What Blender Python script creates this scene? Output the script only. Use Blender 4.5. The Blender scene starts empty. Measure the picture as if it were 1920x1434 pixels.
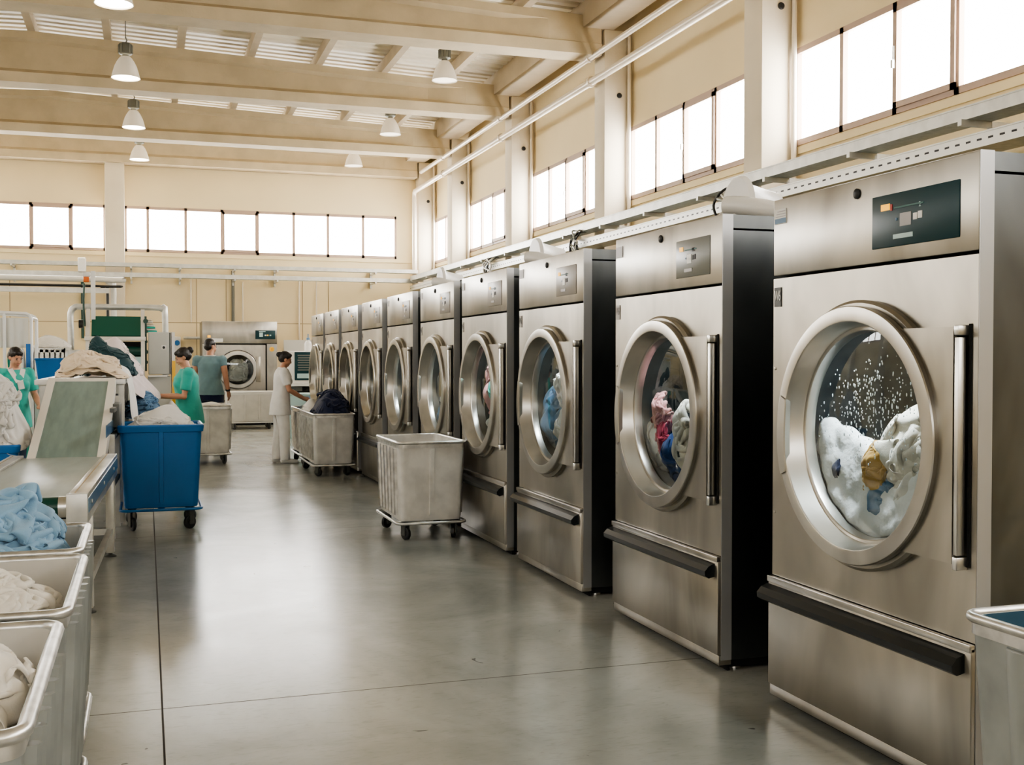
import bpy, bmesh, math, random
import numpy as np
from mathutils import Vector, Matrix, noise
C = bpy.context.scene.collection
PI = math.pi
random.seed(7)
CAMH = 1.55

# ------------------------------------------------------------------ materials
def newmat(name):
    m = bpy.data.materials.new(name); m.use_nodes = True
    nt = m.node_tree; b = nt.nodes['Principled BSDF']
    return m, nt, b

def mat(name, col, rough=0.6, metal=0.0, bump=0.0, bscale=20.0, var=0.0, vscale=3.0, stretch=None, spec=None, col2=None, rvar=0.0, detail=4.0, sheen=0.0, emit=0.0):
    m, nt, b = newmat(name)
    N, L = nt.nodes, nt.links
    b.inputs['Base Color'].default_value = (*col, 1)
    b.inputs['Roughness'].default_value = rough
    b.inputs['Metallic'].default_value = metal
    if spec is not None: b.inputs['Specular IOR Level'].default_value = spec
    if sheen: b.inputs['Sheen Weight'].default_value = sheen
    if emit:
        b.inputs['Emission Color'].default_value = (*col, 1); b.inputs['Emission Strength'].default_value = emit
    tc = N.new('ShaderNodeTexCoord'); mp = N.new('ShaderNodeMapping')
    if stretch: mp.inputs['Scale'].default_value = stretch
    L.new(tc.outputs['Object'], mp.inputs['Vector'])
    if var or rvar:
        n = N.new('ShaderNodeTexNoise'); n.inputs['Scale'].default_value = vscale; n.inputs['Detail'].default_value = detail
        L.new(mp.outputs[0], n.inputs['Vector'])
        if var:
            r = N.new('ShaderNodeMix'); r.data_type = 'RGBA'
            c2 = col2 if col2 else tuple(max(0, c * (1 - var)) for c in col)
            r.inputs['A'].default_value = (*c2, 1); r.inputs['B'].default_value = (*col, 1)
            cr = N.new('ShaderNodeMapRange'); cr.inputs['From Min'].default_value = 0.35; cr.inputs['From Max'].default_value = 0.62
            L.new(n.outputs['Fac'], cr.inputs['Value']); L.new(cr.outputs[0], r.inputs['Factor'])
            L.new(r.outputs['Result'], b.inputs['Base Color'])
        if rvar:
            rr = N.new('ShaderNodeMapRange'); rr.inputs['From Min'].default_value = 0.3; rr.inputs['From Max'].default_value = 0.7
            rr.inputs['To Min'].default_value = max(0.02, rough - rvar); rr.inputs['To Max'].default_value = min(1, rough + rvar)
            L.new(n.outputs['Fac'], rr.inputs['Value']); L.new(rr.outputs[0], b.inputs['Roughness'])
    if bump:
        n2 = N.new('ShaderNodeTexNoise'); n2.inputs['Scale'].default_value = bscale; n2.inputs['Detail'].default_value = 3
        L.new(mp.outputs[0], n2.inputs['Vector'])
        bp = N.new('ShaderNodeBump'); bp.inputs['Strength'].default_value = 1.0; bp.inputs['Distance'].default_value = bump
        L.new(n2.outputs['Fac'], bp.inputs['Height']); L.new(bp.outputs[0], b.inputs['Normal'])
    return m

def emis(name, col, s):
    m = bpy.data.materials.new(name); m.use_nodes = True
    nt = m.node_tree; nt.nodes.clear()
    e = nt.nodes.new('ShaderNodeEmission'); e.inputs['Color'].default_value = (*col, 1); e.inputs['Strength'].default_value = s
    o = nt.nodes.new('ShaderNodeOutputMaterial'); nt.links.new(e.outputs[0], o.inputs['Surface'])
    return m

def thin_glass(name, tint=(0.75, 0.85, 0.85), ior=1.6, rough=0.02, base=0.04):
    m = bpy.data.materials.new(name); m.use_nodes = True
    nt = m.node_tree; nt.nodes.clear(); N, L = nt.nodes, nt.links
    t = N.new('ShaderNodeBsdfTransparent'); t.inputs['Color'].default_value = (*tint, 1)
    g = N.new('ShaderNodeBsdfGlossy'); g.inputs['Roughness'].default_value = rough; g.inputs['Color'].default_value = (0.9, 0.95, 0.95, 1)
    f = N.new('ShaderNodeFresnel'); f.inputs['IOR'].default_value = ior
    a = N.new('ShaderNodeMath'); a.operation = 'ADD'; a.inputs[1].default_value = base; a.use_clamp = True
    mx = N.new('ShaderNodeMixShader'); o = N.new('ShaderNodeOutputMaterial')
    L.new(f.outputs[0], a.inputs[0]); L.new(a.outputs[0], mx.inputs[0]); L.new(t.outputs[0], mx.inputs[1]); L.new(g.outputs[0], mx.inputs[2]); L.new(mx.outputs[0], o.inputs['Surface'])
    return m

def steel(name, col, rough=0.3, aniso=0.5, wav=0.0012, wscale=2.2, rvar=0.08):
    m, nt, b = newmat(name); N, L = nt.nodes, nt.links
    b.inputs['Metallic'].default_value = 1.0; b.inputs['Roughness'].default_value = rough
    tc = N.new('ShaderNodeTexCoord')
    geo = N.new('ShaderNodeNewGeometry')
    # smudgy reflections painted as cloudy colour, roughness varied with them
    n = N.new('ShaderNodeTexNoise'); n.inputs['Scale'].default_value = 1.9; n.inputs['Detail'].default_value = 3.5; n.inputs['Roughness'].default_value = 0.55; n.inputs['Distortion'].default_value = 0.8
    mq = N.new('ShaderNodeMapping'); mq.inputs['Scale'].default_value = (1, 1, 0.4); L.new(geo.outputs['Position'], mq.inputs['Vector']); L.new(mq.outputs[0], n.inputs['Vector'])
    r = N.new('ShaderNodeMix'); r.data_type = 'RGBA'
    r.inputs['A'].default_value = (*[c * 0.72 for c in col], 1); r.inputs['B'].default_value = (*[min(1, c * 1.2) for c in col], 1)
    mc = N.new('ShaderNodeMapRange'); mc.inputs['From Min'].default_value = 0.34; mc.inputs['From Max'].default_value = 0.66; L.new(n.outputs['Fac'], mc.inputs['Value'])
    L.new(mc.outputs[0], r.inputs['Factor']); L.new(r.outputs['Result'], b.inputs['Base Color'])
    mr = N.new('ShaderNodeMapRange'); mr.inputs['From Min'].default_value = 0.3; mr.inputs['From Max'].default_value = 0.7
    mr.inputs['To Min'].default_value = rough - rvar; mr.inputs['To Max'].default_value = rough + rvar
    L.new(n.outputs['Fac'], mr.inputs['Value']); L.new(mr.outputs[0], b.inputs['Roughness'])
    # soft sheet-metal waviness (vertical stretch) + very fine grain
    mp = N.new('ShaderNodeMapping'); mp.inputs['Scale'].default_value = (1, 1, 0.35)
    L.new(geo.outputs['Position'], mp.inputs['Vector'])
    w = N.new('ShaderNodeTexNoise'); w.inputs['Scale'].default_value = wscale; w.inputs['Detail'].default_value = 1.5
    L.new(mp.outputs[0], w.inputs['Vector'])
    bp = N.new('ShaderNodeBump'); bp.inputs['Strength'].default_value = 1; bp.inputs['Distance'].default_value = wav * 12
    L.new(w.outputs['Fac'], bp.inputs['Height'])
    L.new(bp.outputs[0], b.inputs['Normal'])
    return m

M = {}
M['wall'] = mat('cream_plaster', (0.88, 0.735, 0.465), 0.75, var=0.07, vscale=0.6, bump=0.001, bscale=60)
M['joint'] = mat('joint_line', (0.45, 0.34, 0.2), 0.8)  # brown of the panel joint lines and the rail groove
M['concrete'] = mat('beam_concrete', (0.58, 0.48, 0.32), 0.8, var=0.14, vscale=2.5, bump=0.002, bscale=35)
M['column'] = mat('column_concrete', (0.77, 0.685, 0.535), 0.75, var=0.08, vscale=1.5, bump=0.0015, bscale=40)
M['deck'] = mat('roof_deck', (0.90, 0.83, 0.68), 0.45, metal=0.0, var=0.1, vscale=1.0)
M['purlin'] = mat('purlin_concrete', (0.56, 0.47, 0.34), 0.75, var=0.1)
M['steel'] = steel('brushed_steel', (0.44, 0.42, 0.375), 0.34, wav=0.002, wscale=1.5, rvar=0.04)
M['steel_ring'] = steel('polished_steel', (0.54, 0.525, 0.49), 0.30, wav=0.0002, rvar=0.018)
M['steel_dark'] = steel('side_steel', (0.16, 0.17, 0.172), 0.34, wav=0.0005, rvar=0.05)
M['steel_plain'] = steel('rail_steel', (0.72, 0.71, 0.68), 0.32, wav=0.0003, rvar=0.03)
M['edge'] = mat('machine_edge', (0.50, 0.51, 0.52), 0.35, metal=0.6)
M['black'] = mat('black_rubber', (0.015, 0.016, 0.017), 0.45)
M['bar'] = mat('dark_handle_bar', (0.03, 0.034, 0.037), 0.3, metal=0.4)
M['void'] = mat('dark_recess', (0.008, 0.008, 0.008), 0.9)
M['drum'] = mat('drum_steel', (0.10, 0.115, 0.12), 0.4, metal=0.7, var=0.4, vscale=9)
M['glass'] = thin_glass('door_glass', (0.90, 0.96, 0.965), 1.5, 0.015, 0.015)
M['pane'] = emis('bright_frosted_pane', (1.0, 0.985, 0.96), 12)
M['added_roof_glow'] = emis('added_roof_glow_pane', (1.0, 0.985, 0.96), 1.0)  # glow added overhead as a light source, no real rooflight
M['pane_far'] = emis('dim_frosted_pane', (1.0, 0.98, 0.95), 1.6)
M['pane_front'] = emis('front_frosted_pane', (1.0, 0.985, 0.96), 5.5)
M['pane_left'] = emis('shaded_frosted_pane', (1.0, 0.98, 0.95), 8.0)
M['winframe'] = mat('window_frame', (0.50, 0.37, 0.29), 0.5, var=0.05)
M['galv'] = mat('galvanized_steel', (0.66, 0.66, 0.62), 0.4, metal=0.55, var=0.15, vscale=8)
def slotted():
    m = mat('slotted_galvanized', (0.66, 0.66, 0.62), 0.4, metal=0.5)
    nt = m.node_tree; N, L = nt.nodes, nt.links; b = N['Principled BSDF']
    g = N.new('ShaderNodeTexCoord'); sp = N.new('ShaderNodeSeparateXYZ'); L.new(g.outputs['Object'], sp.inputs[0])
    def mth(op, a, v=None, v2=None):
        n = N.new('ShaderNodeMath'); n.operation = op; L.new(a, n.inputs[0])
        if v is not None:
            if isinstance(v, (int, float)): n.inputs[1].default_value = v
            else: L.new(v, n.inputs[1])
        return n.outputs[0]
    f = mth('LESS_THAN', mth('PINGPONG', sp.outputs['Y'], 0.0625), 0.028)
    c = mth('COMPARE', sp.outputs['Z'], 3.28); N[c.node.name].inputs[2].default_value = 0.0085
    k = mth('MULTIPLY', f, c)
    mx = N.new('ShaderNodeMix'); mx.data_type = 'RGBA'; mx.inputs['A'].default_value = (0.66, 0.66, 0.62, 1); mx.inputs['B'].default_value = (0.02, 0.02, 0.02, 1)
    L.new(k, mx.inputs['Factor']); L.new(mx.outputs['Result'], b.inputs['Base Color']); return m
M['galv_slot'] = slotted()
M['galv_dark'] = mat('tray_underside', (0.42, 0.44, 0.40), 0.45, metal=0.5, var=0.2, vscale=15)
M['pipe'] = mat('painted_pipe', (0.74, 0.66, 0.54), 0.35, metal=0.25)
M['white'] = mat('white_plastic', (0.78, 0.77, 0.74), 0.35)
M['offwhite'] = mat('white_enamel', (0.70, 0.69, 0.64), 0.4)
M['greyenamel'] = mat('grey_enamel', (0.50, 0.50, 0.46), 0.45)
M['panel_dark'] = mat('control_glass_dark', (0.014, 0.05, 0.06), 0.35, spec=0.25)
M['panel_mid'] = mat('control_glass_grey_glare', (0.17, 0.18, 0.165), 0.3)  # dark control glass greyed, glare painted into the colour
M['panel_light'] = mat('control_glass_pale_glare', (0.30, 0.28, 0.25), 0.35)  # paler grey, stronger glare painted into the control glass
M['amber'] = mat('amber_light', (0.9, 0.45, 0.03), 0.4, emit=0.5)
M['red'] = mat('red_plastic', (0.5, 0.03, 0.02), 0.4)
M['orange'] = mat('orange_plastic', (0.75, 0.17, 0.03), 0.4)
M['yellow'] = mat('yellow_sticker', (0.85, 0.5, 0.05), 0.5)
M['screen'] = mat('display_grey', (0.42, 0.40, 0.40), 0.4)
M['screen_pale'] = mat('display_pale', (0.45, 0.62, 0.62), 0.4)
M['sticker_blue'] = mat('sticker_blue', (0.16, 0.27, 0.42), 0.5)
M['ink'] = mat('print_ink', (0.09, 0.09, 0.1), 0.6)
M['ink_green'] = mat('print_teal', (0.06, 0.16, 0.15), 0.5)
M['badge'] = mat('badge_black', (0.03, 0.035, 0.035), 0.4)
M['blue'] = mat('blue_polythene', (0.010, 0.15, 0.44), 0.36, bump=0.0006, bscale=50, var=0.1, vscale=3)
M['bluedark'] = mat('blue_polythene_dark', (0.005, 0.05, 0.17), 0.45)
M['binvinyl'] = mat('grey_bin_shell', (0.80, 0.78, 0.73), 0.45, metal=0.0, var=0.22, vscale=6, bump=0.002, bscale=9, detail=6)
M['bincool'] = mat('cool_bin_shell', (0.40, 0.425, 0.41), 0.36, metal=0.4, var=0.25, vscale=5, bump=0.002, bscale=9, detail=6)
M['rim'] = mat('aluminium_rim', (0.72, 0.71, 0.68), 0.36, metal=0.85, var=0.3, vscale=14, detail=8)
M['binin'] = mat('bin_inner_wall', (0.56, 0.54, 0.49), 0.5, var=0.15, vscale=5)
M['binwhite'] = mat('pale_bin_shell', (0.68, 0.66, 0.61), 0.5, var=0.1, vscale=6)
M['bluein'] = mat('bin_lining_blue', (0.03, 0.09, 0.14), 0.5)
M['caster'] = mat('caster_grey', (0.10, 0.105, 0.10), 0.45, metal=0.3)
M['belt'] = mat('green_belt', (0.20, 0.275, 0.25), 0.4, var=0.22, vscale=5, stretch=(3, 0.5, 1))
M['beltflat'] = mat('worn_belt', (0.36, 0.41, 0.39), 0.32, var=0.16, vscale=5, stretch=(3, 0.4, 1))
M['beltgreen'] = mat('feeder_green', (0.004, 0.085, 0.055), 0.5)
M['roller'] = mat('dark_green_roller', (0.004, 0.05, 0.035), 0.35)
M['railpaint'] = mat('cream_rail', (0.72, 0.68, 0.61), 0.4, metal=0.1)
M['railside'] = mat('rail_side_blue_sheen', (0.20, 0.33, 0.45), 0.25, metal=0.6)  # bluish reflection on the rail side, painted as base colour
M['lamp_glass'] = mat('prismatic_shade', (0.66, 0.60, 0.50), 0.3, emit=0.1)
M['lamp_on'] = emis('lamp_glow', (1.0, 0.9, 0.72), 9.0)
M['lamp_dim'] = emis('lamp_glow_low', (1.0, 0.88, 0.72), 1.6)
M['ballast'] = mat('lamp_housing', (0.16, 0.16, 0.13), 0.5, metal=0.3)

def floor_material():
    m, nt, b = newmat('polished_concrete'); N, L = nt.nodes, nt.links
    geo = N.new('ShaderNodeNewGeometry')
    n = N.new('ShaderNodeTexNoise'); n.inputs['Scale'].default_value = 0.9; n.inputs['Detail'].default_value = 8; n.inputs['Roughness'].default_value = 0.62
    n.inputs['Distortion'].default_value = 0.6
    L.new(geo.outputs['Position'], n.inputs['Vector'])
    cr = N.new('ShaderNodeValToRGB')
    cr.color_ramp.elements[0].position = 0.32; cr.color_ramp.elements[0].color = (0.275, 0.285, 0.265, 1)
    cr.color_ramp.elements[1].position = 0.68; cr.color_ramp.elements[1].color = (0.415, 0.42, 0.39, 1)
    L.new(n.outputs['Fac'], cr.inputs['Fac'])
    # scratchy fine marks
    n2 = N.new('ShaderNodeTexNoise'); n2.inputs['Scale'].default_value = 14; n2.inputs['Detail'].default_value = 8; n2.inputs['Distortion'].default_value = 2.5
    mp = N.new('ShaderNodeMapping'); mp.inputs['Scale'].default_value = (0.5, 1.6, 1)
    L.new(geo.outputs['Position'], mp.inputs['Vector']); L.new(mp.outputs[0], n2.inputs['Vector'])
    mr = N.new('ShaderNodeMapRange'); mr.inputs['From Min'].default_value = 0.33; mr.inputs['From Max'].default_value = 0.45
    mr.inputs['To Min'].default_value = 0.9; mr.inputs['To Max'].default_value = 1.0
    L.new(n2.outputs['Fac'], mr.inputs['Value'])
    mul = N.new('ShaderNodeMix'); mul.data_type = 'RGBA'; mul.blend_type = 'MULTIPLY'; mul.inputs['Factor'].default_value = 1
    L.new(cr.outputs[0], mul.inputs['A']); L.new(mr.outputs[0], mul.inputs['B'])
    n3 = N.new('ShaderNodeTexNoise'); n3.inputs['Scale'].default_value = 7; n3.inputs['Detail'].default_value = 2; n3.inputs['Distortion'].default_value = 1.0
    L.new(geo.outputs['Position'], n3.inputs['Vector'])
    sk = N.new('ShaderNodeMapRange'); sk.inputs['From Min'].default_value = 0.745; sk.inputs['From Max'].default_value = 0.765; sk.inputs['To Min'].default_value = 1.0; sk.inputs['To Max'].default_value = 0.35
    L.new(n3.outputs['Fac'], sk.inputs['Value'])
    mul0 = mul
    mul = N.new('ShaderNodeMix'); mul.data_type = 'RGBA'; mul.blend_type = 'MULTIPLY'; mul.inputs['Factor'].default_value = 1
    L.new(mul0.outputs['Result'], mul.inputs['A']); L.new(sk.outputs[0], mul.inputs['B'])
    # sawn joints every 4.95 m
    sep = N.new('ShaderNodeSeparateXYZ'); L.new(geo.outputs['Position'], sep.inputs[0])
    fs = []
    for ax, off in (('X', 0.055), ('Y', 5.1)):
        a = N.new('ShaderNodeMath'); a.operation = 'SUBTRACT'; a.inputs[1].default_value = off
        L.new(sep.outputs[ax], a.inputs[0])
        p = N.new('ShaderNodeMath'); p.operation = 'PINGPONG'; p.inputs[1].default_value = 4.95 / 2
        L.new(a.outputs[0], p.inputs[0])
        # pingpong is 0 on the joint
        c = N.new('ShaderNodeMath'); c.operation = 'LESS_THAN'; c.inputs[1].default_value = 0.0045
        L.new(p.outputs[0], c.inputs[0]); fs.append(c)
    # pingpong period is 2*scale, so halve via scale above
    mx = N.new('ShaderNodeMath'); mx.operation = 'MAXIMUM'; L.new(fs[0].outputs[0], mx.inputs[0]); L.new(fs[1].outputs[0], mx.inputs[1])
    jm = N.new('ShaderNodeMix'); jm.data_type = 'RGBA'; jm.inputs['B'].default_value = (0.055, 0.05, 0.042, 1)
    L.new(mx.outputs[0], jm.inputs['Factor']); L.new(mul.outputs['Result'], jm.inputs['A'])
    L.new(jm.outputs['Result'], b.inputs['Base Color'])
    rr = N.new('ShaderNodeMapRange'); rr.inputs['From Min'].default_value = 0.3; rr.inputs['From Max'].default_value = 0.7
    rr.inputs['To Min'].default_value = 0.19; rr.inputs['To Max'].default_value = 0.26
    L.new(n.outputs['Fac'], rr.inputs['Value'])
    ra = N.new('ShaderNodeMath'); ra.operation = 'MAXIMUM'; L.new(rr.outputs[0], ra.inputs[0]); L.new(mx.outputs[0], ra.inputs[1]); L.new(ra.outputs[0], b.inputs['Roughness'])
    b.inputs['Specular IOR Level'].default_value = 0.75
    bp = N.new('ShaderNodeBump'); bp.inputs['Strength'].default_value = 0.3; bp.inputs['Distance'].default_value = 0.001
    L.new(n2.outputs['Fac'], bp.inputs['Height']); L.new(bp.outputs[0], b.inputs['Normal'])
    return m
M['floor'] = floor_material()

def cloth(name, col, var=0.08, rough=0.9):
    m = mat(name, col, rough, var=var, vscale=7, bump=0.0008, bscale=220, sheen=0.2)
    return m
M['c_cream'] = cloth('cream_linen', (0.76, 0.63, 0.47))
M['c_white'] = cloth('white_linen', (0.80, 0.78, 0.74))
M['c_offwhite'] = cloth('offwhite_linen', (0.74, 0.70, 0.62))
M['c_grey'] = cloth('grey_white_linen', (0.66, 0.64, 0.60))
M['c_pink'] = cloth('pale_pink_linen', (0.76, 0.66, 0.64))
M['c_navy'] = cloth('navy_cloth', (0.006, 0.013, 0.05))
M['c_teal_dark'] = cloth('dark_teal_cloth', (0.012, 0.05, 0.06))
M['c_lightblue'] = cloth('light_blue_cotton', (0.22, 0.38, 0.53))
M['c_denim'] = cloth('denim_blue', (0.09, 0.20, 0.34))
M['c_red'] = cloth('red_cotton', (0.42, 0.04, 0.07))
M['c_rose'] = cloth('rose_cotton', (0.62, 0.30, 0.30))
M['c_mustard'] = cloth('mustard_cotton', (0.55, 0.33, 0.08))
M['c_royal'] = cloth('royal_blue_cotton', (0.015, 0.045, 0.16))
M['c_teal'] = cloth('teal_scrub', (0.055, 0.45, 0.37), var=0.12)
M['c_greyteal'] = cloth('grey_teal_shirt', (0.19, 0.31, 0.34), var=0.15)
M['c_uniform'] = cloth('white_uniform', (0.90, 0.88, 0.85))
M['skin'] = mat('skin', (0.58, 0.31, 0.20), 0.5, var=0.1, vscale=10)
M['hair'] = mat('dark_hair', (0.014, 0.010, 0.008), 0.45, bump=0.004, bscale=60)
M['lip'] = mat('lip', (0.42, 0.13, 0.11), 0.5)
M['eye'] = mat('eye_dark', (0.02, 0.015, 0.012), 0.3)
M['foam'] = mat('soap_foam', (0.93, 0.95, 0.96), 0.8, bump=0.006, bscale=30, var=0.06, vscale=12)
M['drop'] = mat('water_drop', (0.72, 0.80, 0.82), 0.15, emit=0.05)

# ------------------------------------------------------------------ mesh builder
class MB:
    def __init__(s): s.bm = bmesh.new(); s.mi = 0
    def _f(s, vs):
        try:
            f = s.bm.faces.new(vs); f.material_index = s.mi; return f
        except ValueError: return None
    def box(s, x0, x1, y0, y1, z0, z1, bev=0.0, seg=2, mtx=None, skip=()):
        v = [s.bm.verts.new((x, y, z)) for x in (x0, x1) for y in (y0, y1) for z in (z0, z1)]
        F = {'x0': (0, 1, 3, 2), 'x1': (4, 6, 7, 5), 'y0': (0, 4, 5, 1), 'y1': (2, 3, 7, 6), 'z0': (0, 2, 6, 4), 'z1': (1, 5, 7, 3)}
        fs = [s._f([v[i] for i in q]) for k, q in F.items() if k not in skip]
        if bev > 0:
            es = list({e for f in fs for e in f.edges})
            r = bmesh.ops.bevel(s.bm, geom=es, offset=bev, segments=seg, profile=0.5, affect='EDGES', clamp_overlap=True)
            for f in r['faces']: f.material_index = s.mi
            v = list({w for f in fs if f.is_valid for w in f.verts} | {w for f in r['faces'] for w in f.verts})
        if mtx is not None:
            bmesh.ops.transform(s.bm, matrix=mtx, verts=[w for w in v if w.is_valid])
        return s
    def frame(s, p0, p1, up=None):
        d = (Vector(p1) - Vector(p0)); L = d.length; d.normalize()
        u = Vector(up) if up else (Vector((0, 0, 1)) if abs(d.z) < 0.95 else Vector((0, 1, 0)))
        a = d.cross(u).normalized(); b = a.cross(d).normalized()
        return d, a, b, L
    def tube(s, pts, r, seg=10, caps=True, closed=False, radii=None):
        pts = [Vector(p) for p in pts]; n = len(pts); rings = []
        prev = None
        for i, p in enumerate(pts):
            if closed: t = (pts[(i + 1) % n] - pts[i - 1]).normalized()
            elif i == 0: t = (pts[1] - p).normalized()
            elif i == n - 1: t = (p - pts[i - 1]).normalized()
            else: t = ((pts[i + 1] - p).normalized() + (p - pts[i - 1]).normalized()).normalized()
            if prev is None:
                u = Vector((0, 0, 1)) if abs(t.z) < 0.9 else Vector((1, 0, 0))
                a = t.cross(u).normalized()
            else:
                a = (prev - t * prev.dot(t)).normalized()
            prev = a; b = t.cross(a)
            k = 1.0
            if 0 < i < n - 1 or closed:
                t0 = (p - pts[i - 1]).normalized(); c = max(0.35, t.dot(t0)); k = 1 / c
            rr = radii[i] if radii else r
            rings.append([s.bm.verts.new(p + (a * math.cos(q) + b * math.sin(q)) * rr) for q in [2 * PI * j / seg for j in range(seg)]])
        m = n if closed else n - 1
        for i in range(m):
            A, B = rings[i], rings[(i + 1) % n]
            off = 0
            if closed and i == n - 1:
                off = min(range(seg), key=lambda o: (A[0].co - B[o].co).length)
            for j in range(seg): s._f([A[j], A[(j + 1) % seg], B[(j + 1 + off) % seg], B[(j + off) % seg]])
        if caps and not closed:
            s._f(list(reversed(rings[0]))); s._f(rings[-1])
        return s
    def bar(s, p0, p1, w, h, up=None):
        d, a, b, L = s.frame(p0, p1, up); p0 = Vector(p0); p1 = Vector(p1)
        A = [s.bm.verts.new(p0 + a * w / 2 * i + b * h / 2 * j) for i, j in ((-1, -1), (1, -1), (1, 1), (-1, 1))]
        B = [s.bm.verts.new(p1 + a * w / 2 * i + b * h / 2 * j) for i, j in ((-1, -1), (1, -1), (1, 1), (-1, 1))]
        for i in range(4): s._f([A[i], A[(i + 1) % 4], B[(i + 1) % 4], B[i]])
        s._f(list(reversed(A))); s._f(B); return s
    def lathe(s, prof, seg=48, origin=(0, 0, 0), axis='z', closed=False, sx=1.0, sy=1.0):
        """prof: list of (r, h) along axis"""
        o = Vector(origin); rings = []
        for r, h in prof:
            ring = []
            if r < 1e-6:
                ring = [s.bm.verts.new(o + (Vector((0, 0, h)) if axis == 'z' else Vector((h, 0, 0)) if axis == 'x' else Vector((0, h, 0))))]
            else:
                for j in range(seg):
                    q = 2 * PI * j / seg; u, w = r * math.cos(q) * sx, r * math.sin(q) * sy
                    ring.append(s.bm.verts.new(o + (Vector((u, w, h)) if axis == 'z' else Vector((h, u, w)) if axis == 'x' else Vector((w, h, u)))))
            rings.append(ring)
        n = len(rings)
        for i in range(n if closed else n - 1):
            A, B = rings[i], rings[(i + 1) % n]
            for j in range(seg):
                a = [A[j % len(A)], A[(j + 1) % len(A)]] if len(A) > 1 else [A[0]]
                b = [B[(j + 1) % len(B)], B[j % len(B)]] if len(B) > 1 else [B[0]]
                if len(a) + len(b) >= 3: s._f(a + b)
        return s
    def prism(s, poly, a0, a1, axis='y'):
        """poly of 2-D points extruded along axis"""
        def P(u, w, a): return (u, a, w) if axis == 'y' else (a, u, w) if axis == 'x' else (u, w, a)
        A = [s.bm.verts.new(P(u, w, a0)) for u, w in poly]; B = [s.bm.verts.new(P(u, w, a1)) for u, w in poly]
        n = len(poly)
        for i in range(n): s._f([A[i], A[(i + 1) % n], B[(i + 1) % n], B[i]])
        s._f(list(reversed(A))); s._f(B); return s
    def grid(s, P, closed_u=False):
        """P[i][j] -> points"""
        V = [[s.bm.verts.new(p) for p in row] for row in P]
        n, m = len(V), len(V[0])
        for i in range(n if closed_u else n - 1):
            for j in range(m - 1): s._f([V[i][j], V[(i + 1) % n][j], V[(i + 1) % n][j + 1], V[i][j + 1]])
        return s
    def ellipsoid(s, c, rx, ry, rz, u=16, v=10, fn=None):
        c = Vector(c); rows = []
        for i in range(v + 1):
            t = PI * i / v; st, ct = math.sin(t), math.cos(t); row = []
            for j in range(1 if i in (0, v) else u):
                q = 2 * PI * j / u
                p = c + Vector((rx * st * math.cos(q), ry * st * math.sin(q), rz * ct))
                row.append(s.bm.verts.new(fn(p) if fn else p))
            rows.append(row)
        for i in range(v):
            A, B = rows[i], rows[i + 1]
            for j in range(u):
                a = [A[0]] if len(A) == 1 else [A[j], A[(j + 1) % u]]
                b = [B[0]] if len(B) == 1 else [B[(j + 1) % u], B[j]]
                s._f(a + b)
        return s
    def build(s, name, m, parent=None, smooth=None, loc=None, rotz=0):
        bmesh.ops.recalc_face_normals(s.bm, faces=s.bm.faces)
        me = bpy.data.meshes.new(name); s.bm.to_mesh(me); s.bm.free()
        for q in (m if isinstance(m, (list, tuple)) else [m]): me.materials.append(q)
        if smooth is not None:
            for p in me.polygons: p.use_smooth = True
            if smooth > 0:
                try: me.set_sharp_from_angle(angle=math.radians(smooth))
                except Exception: pass
        o = bpy.data.objects.new(name, me); C.objects.link(o)
        if parent is not None: o.parent = parent
        if loc is not None: o.location = loc
        o.rotation_euler[2] = rotz
        return o

def bx(name, m, parent, *a, bev=0.0, **k):
    return MB().box(*a, bev=bev).build(name, m, parent, smooth=30 if bev else None, **k)

def tag(o, label=None, cat=None, group=None, kind=None):
    if label: o['label'] = label
    if cat: o['category'] = cat
    if group: o['group'] = group
    if kind: o['kind'] = kind
    return o
def thing(name, label, cat, loc=(0, 0, 0), rotz=0, group=None):
    o = bpy.data.objects.new(name, None); C.objects.link(o); o.empty_display_size = 0.1
    o.location = loc; o.rotation_euler = (0, 0, rotz)
    return tag(o, label, cat, group)
def struct(o, label=None, cat=None):
    o['kind'] = 'structure'
    if label: o['label'] = label
    if cat: o['category'] = cat
    return o
def dup(root, loc, rotz=None, label=None, group=None):
    def cp(o, par):
        c = o.copy(); C.objects.link(c)
        if par is not None: c.parent = par
        for ch in kids.get(o.name, []): cp(ch, c)
        return c
    kids = {}
    def collect(o):
        kids[o.name] = list(o.children)
        for ch in kids[o.name]: collect(ch)
    collect(root)
    r = cp(root, None); r.location = loc
    if rotz is not None: r.rotation_euler[2] = rotz
    if label: r['label'] = label
    if group: r['group'] = group
    return r
def text_mesh(name, txt, size, m, parent, mtx, ext=0.0005):
    cu = bpy.data.curves.new(name, 'FONT'); cu.body = txt; cu.size = size; cu.extrude = ext; cu.align_x = 'CENTER'; cu.align_y = 'CENTER'
    t = bpy.data.objects.new(name + '_src', cu); C.objects.link(t)
    bpy.context.view_layer.update()
    me = bpy.data.meshes.new_from_object(t.evaluated_get(bpy.context.evaluated_depsgraph_get()))
    bpy.data.objects.remove(t); bpy.data.curves.remove(cu)
    me.transform(mtx); me.materials.clear(); me.materials.append(m)
    o = bpy.data.objects.new(name, me); C.objects.link(o); o.parent = parent
    return o
# ------------------------------------------------------------------ setting
XR, XL, YB, YF = 7.05, -10.65, 28.0, -7.0
RIDGE = -1.8
struct(MB().box(XL, XR, YF, YB, -0.1, 0.0).build('floor', M['floor']), 'grey polished concrete floor with sawn joints', 'floor')

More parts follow.
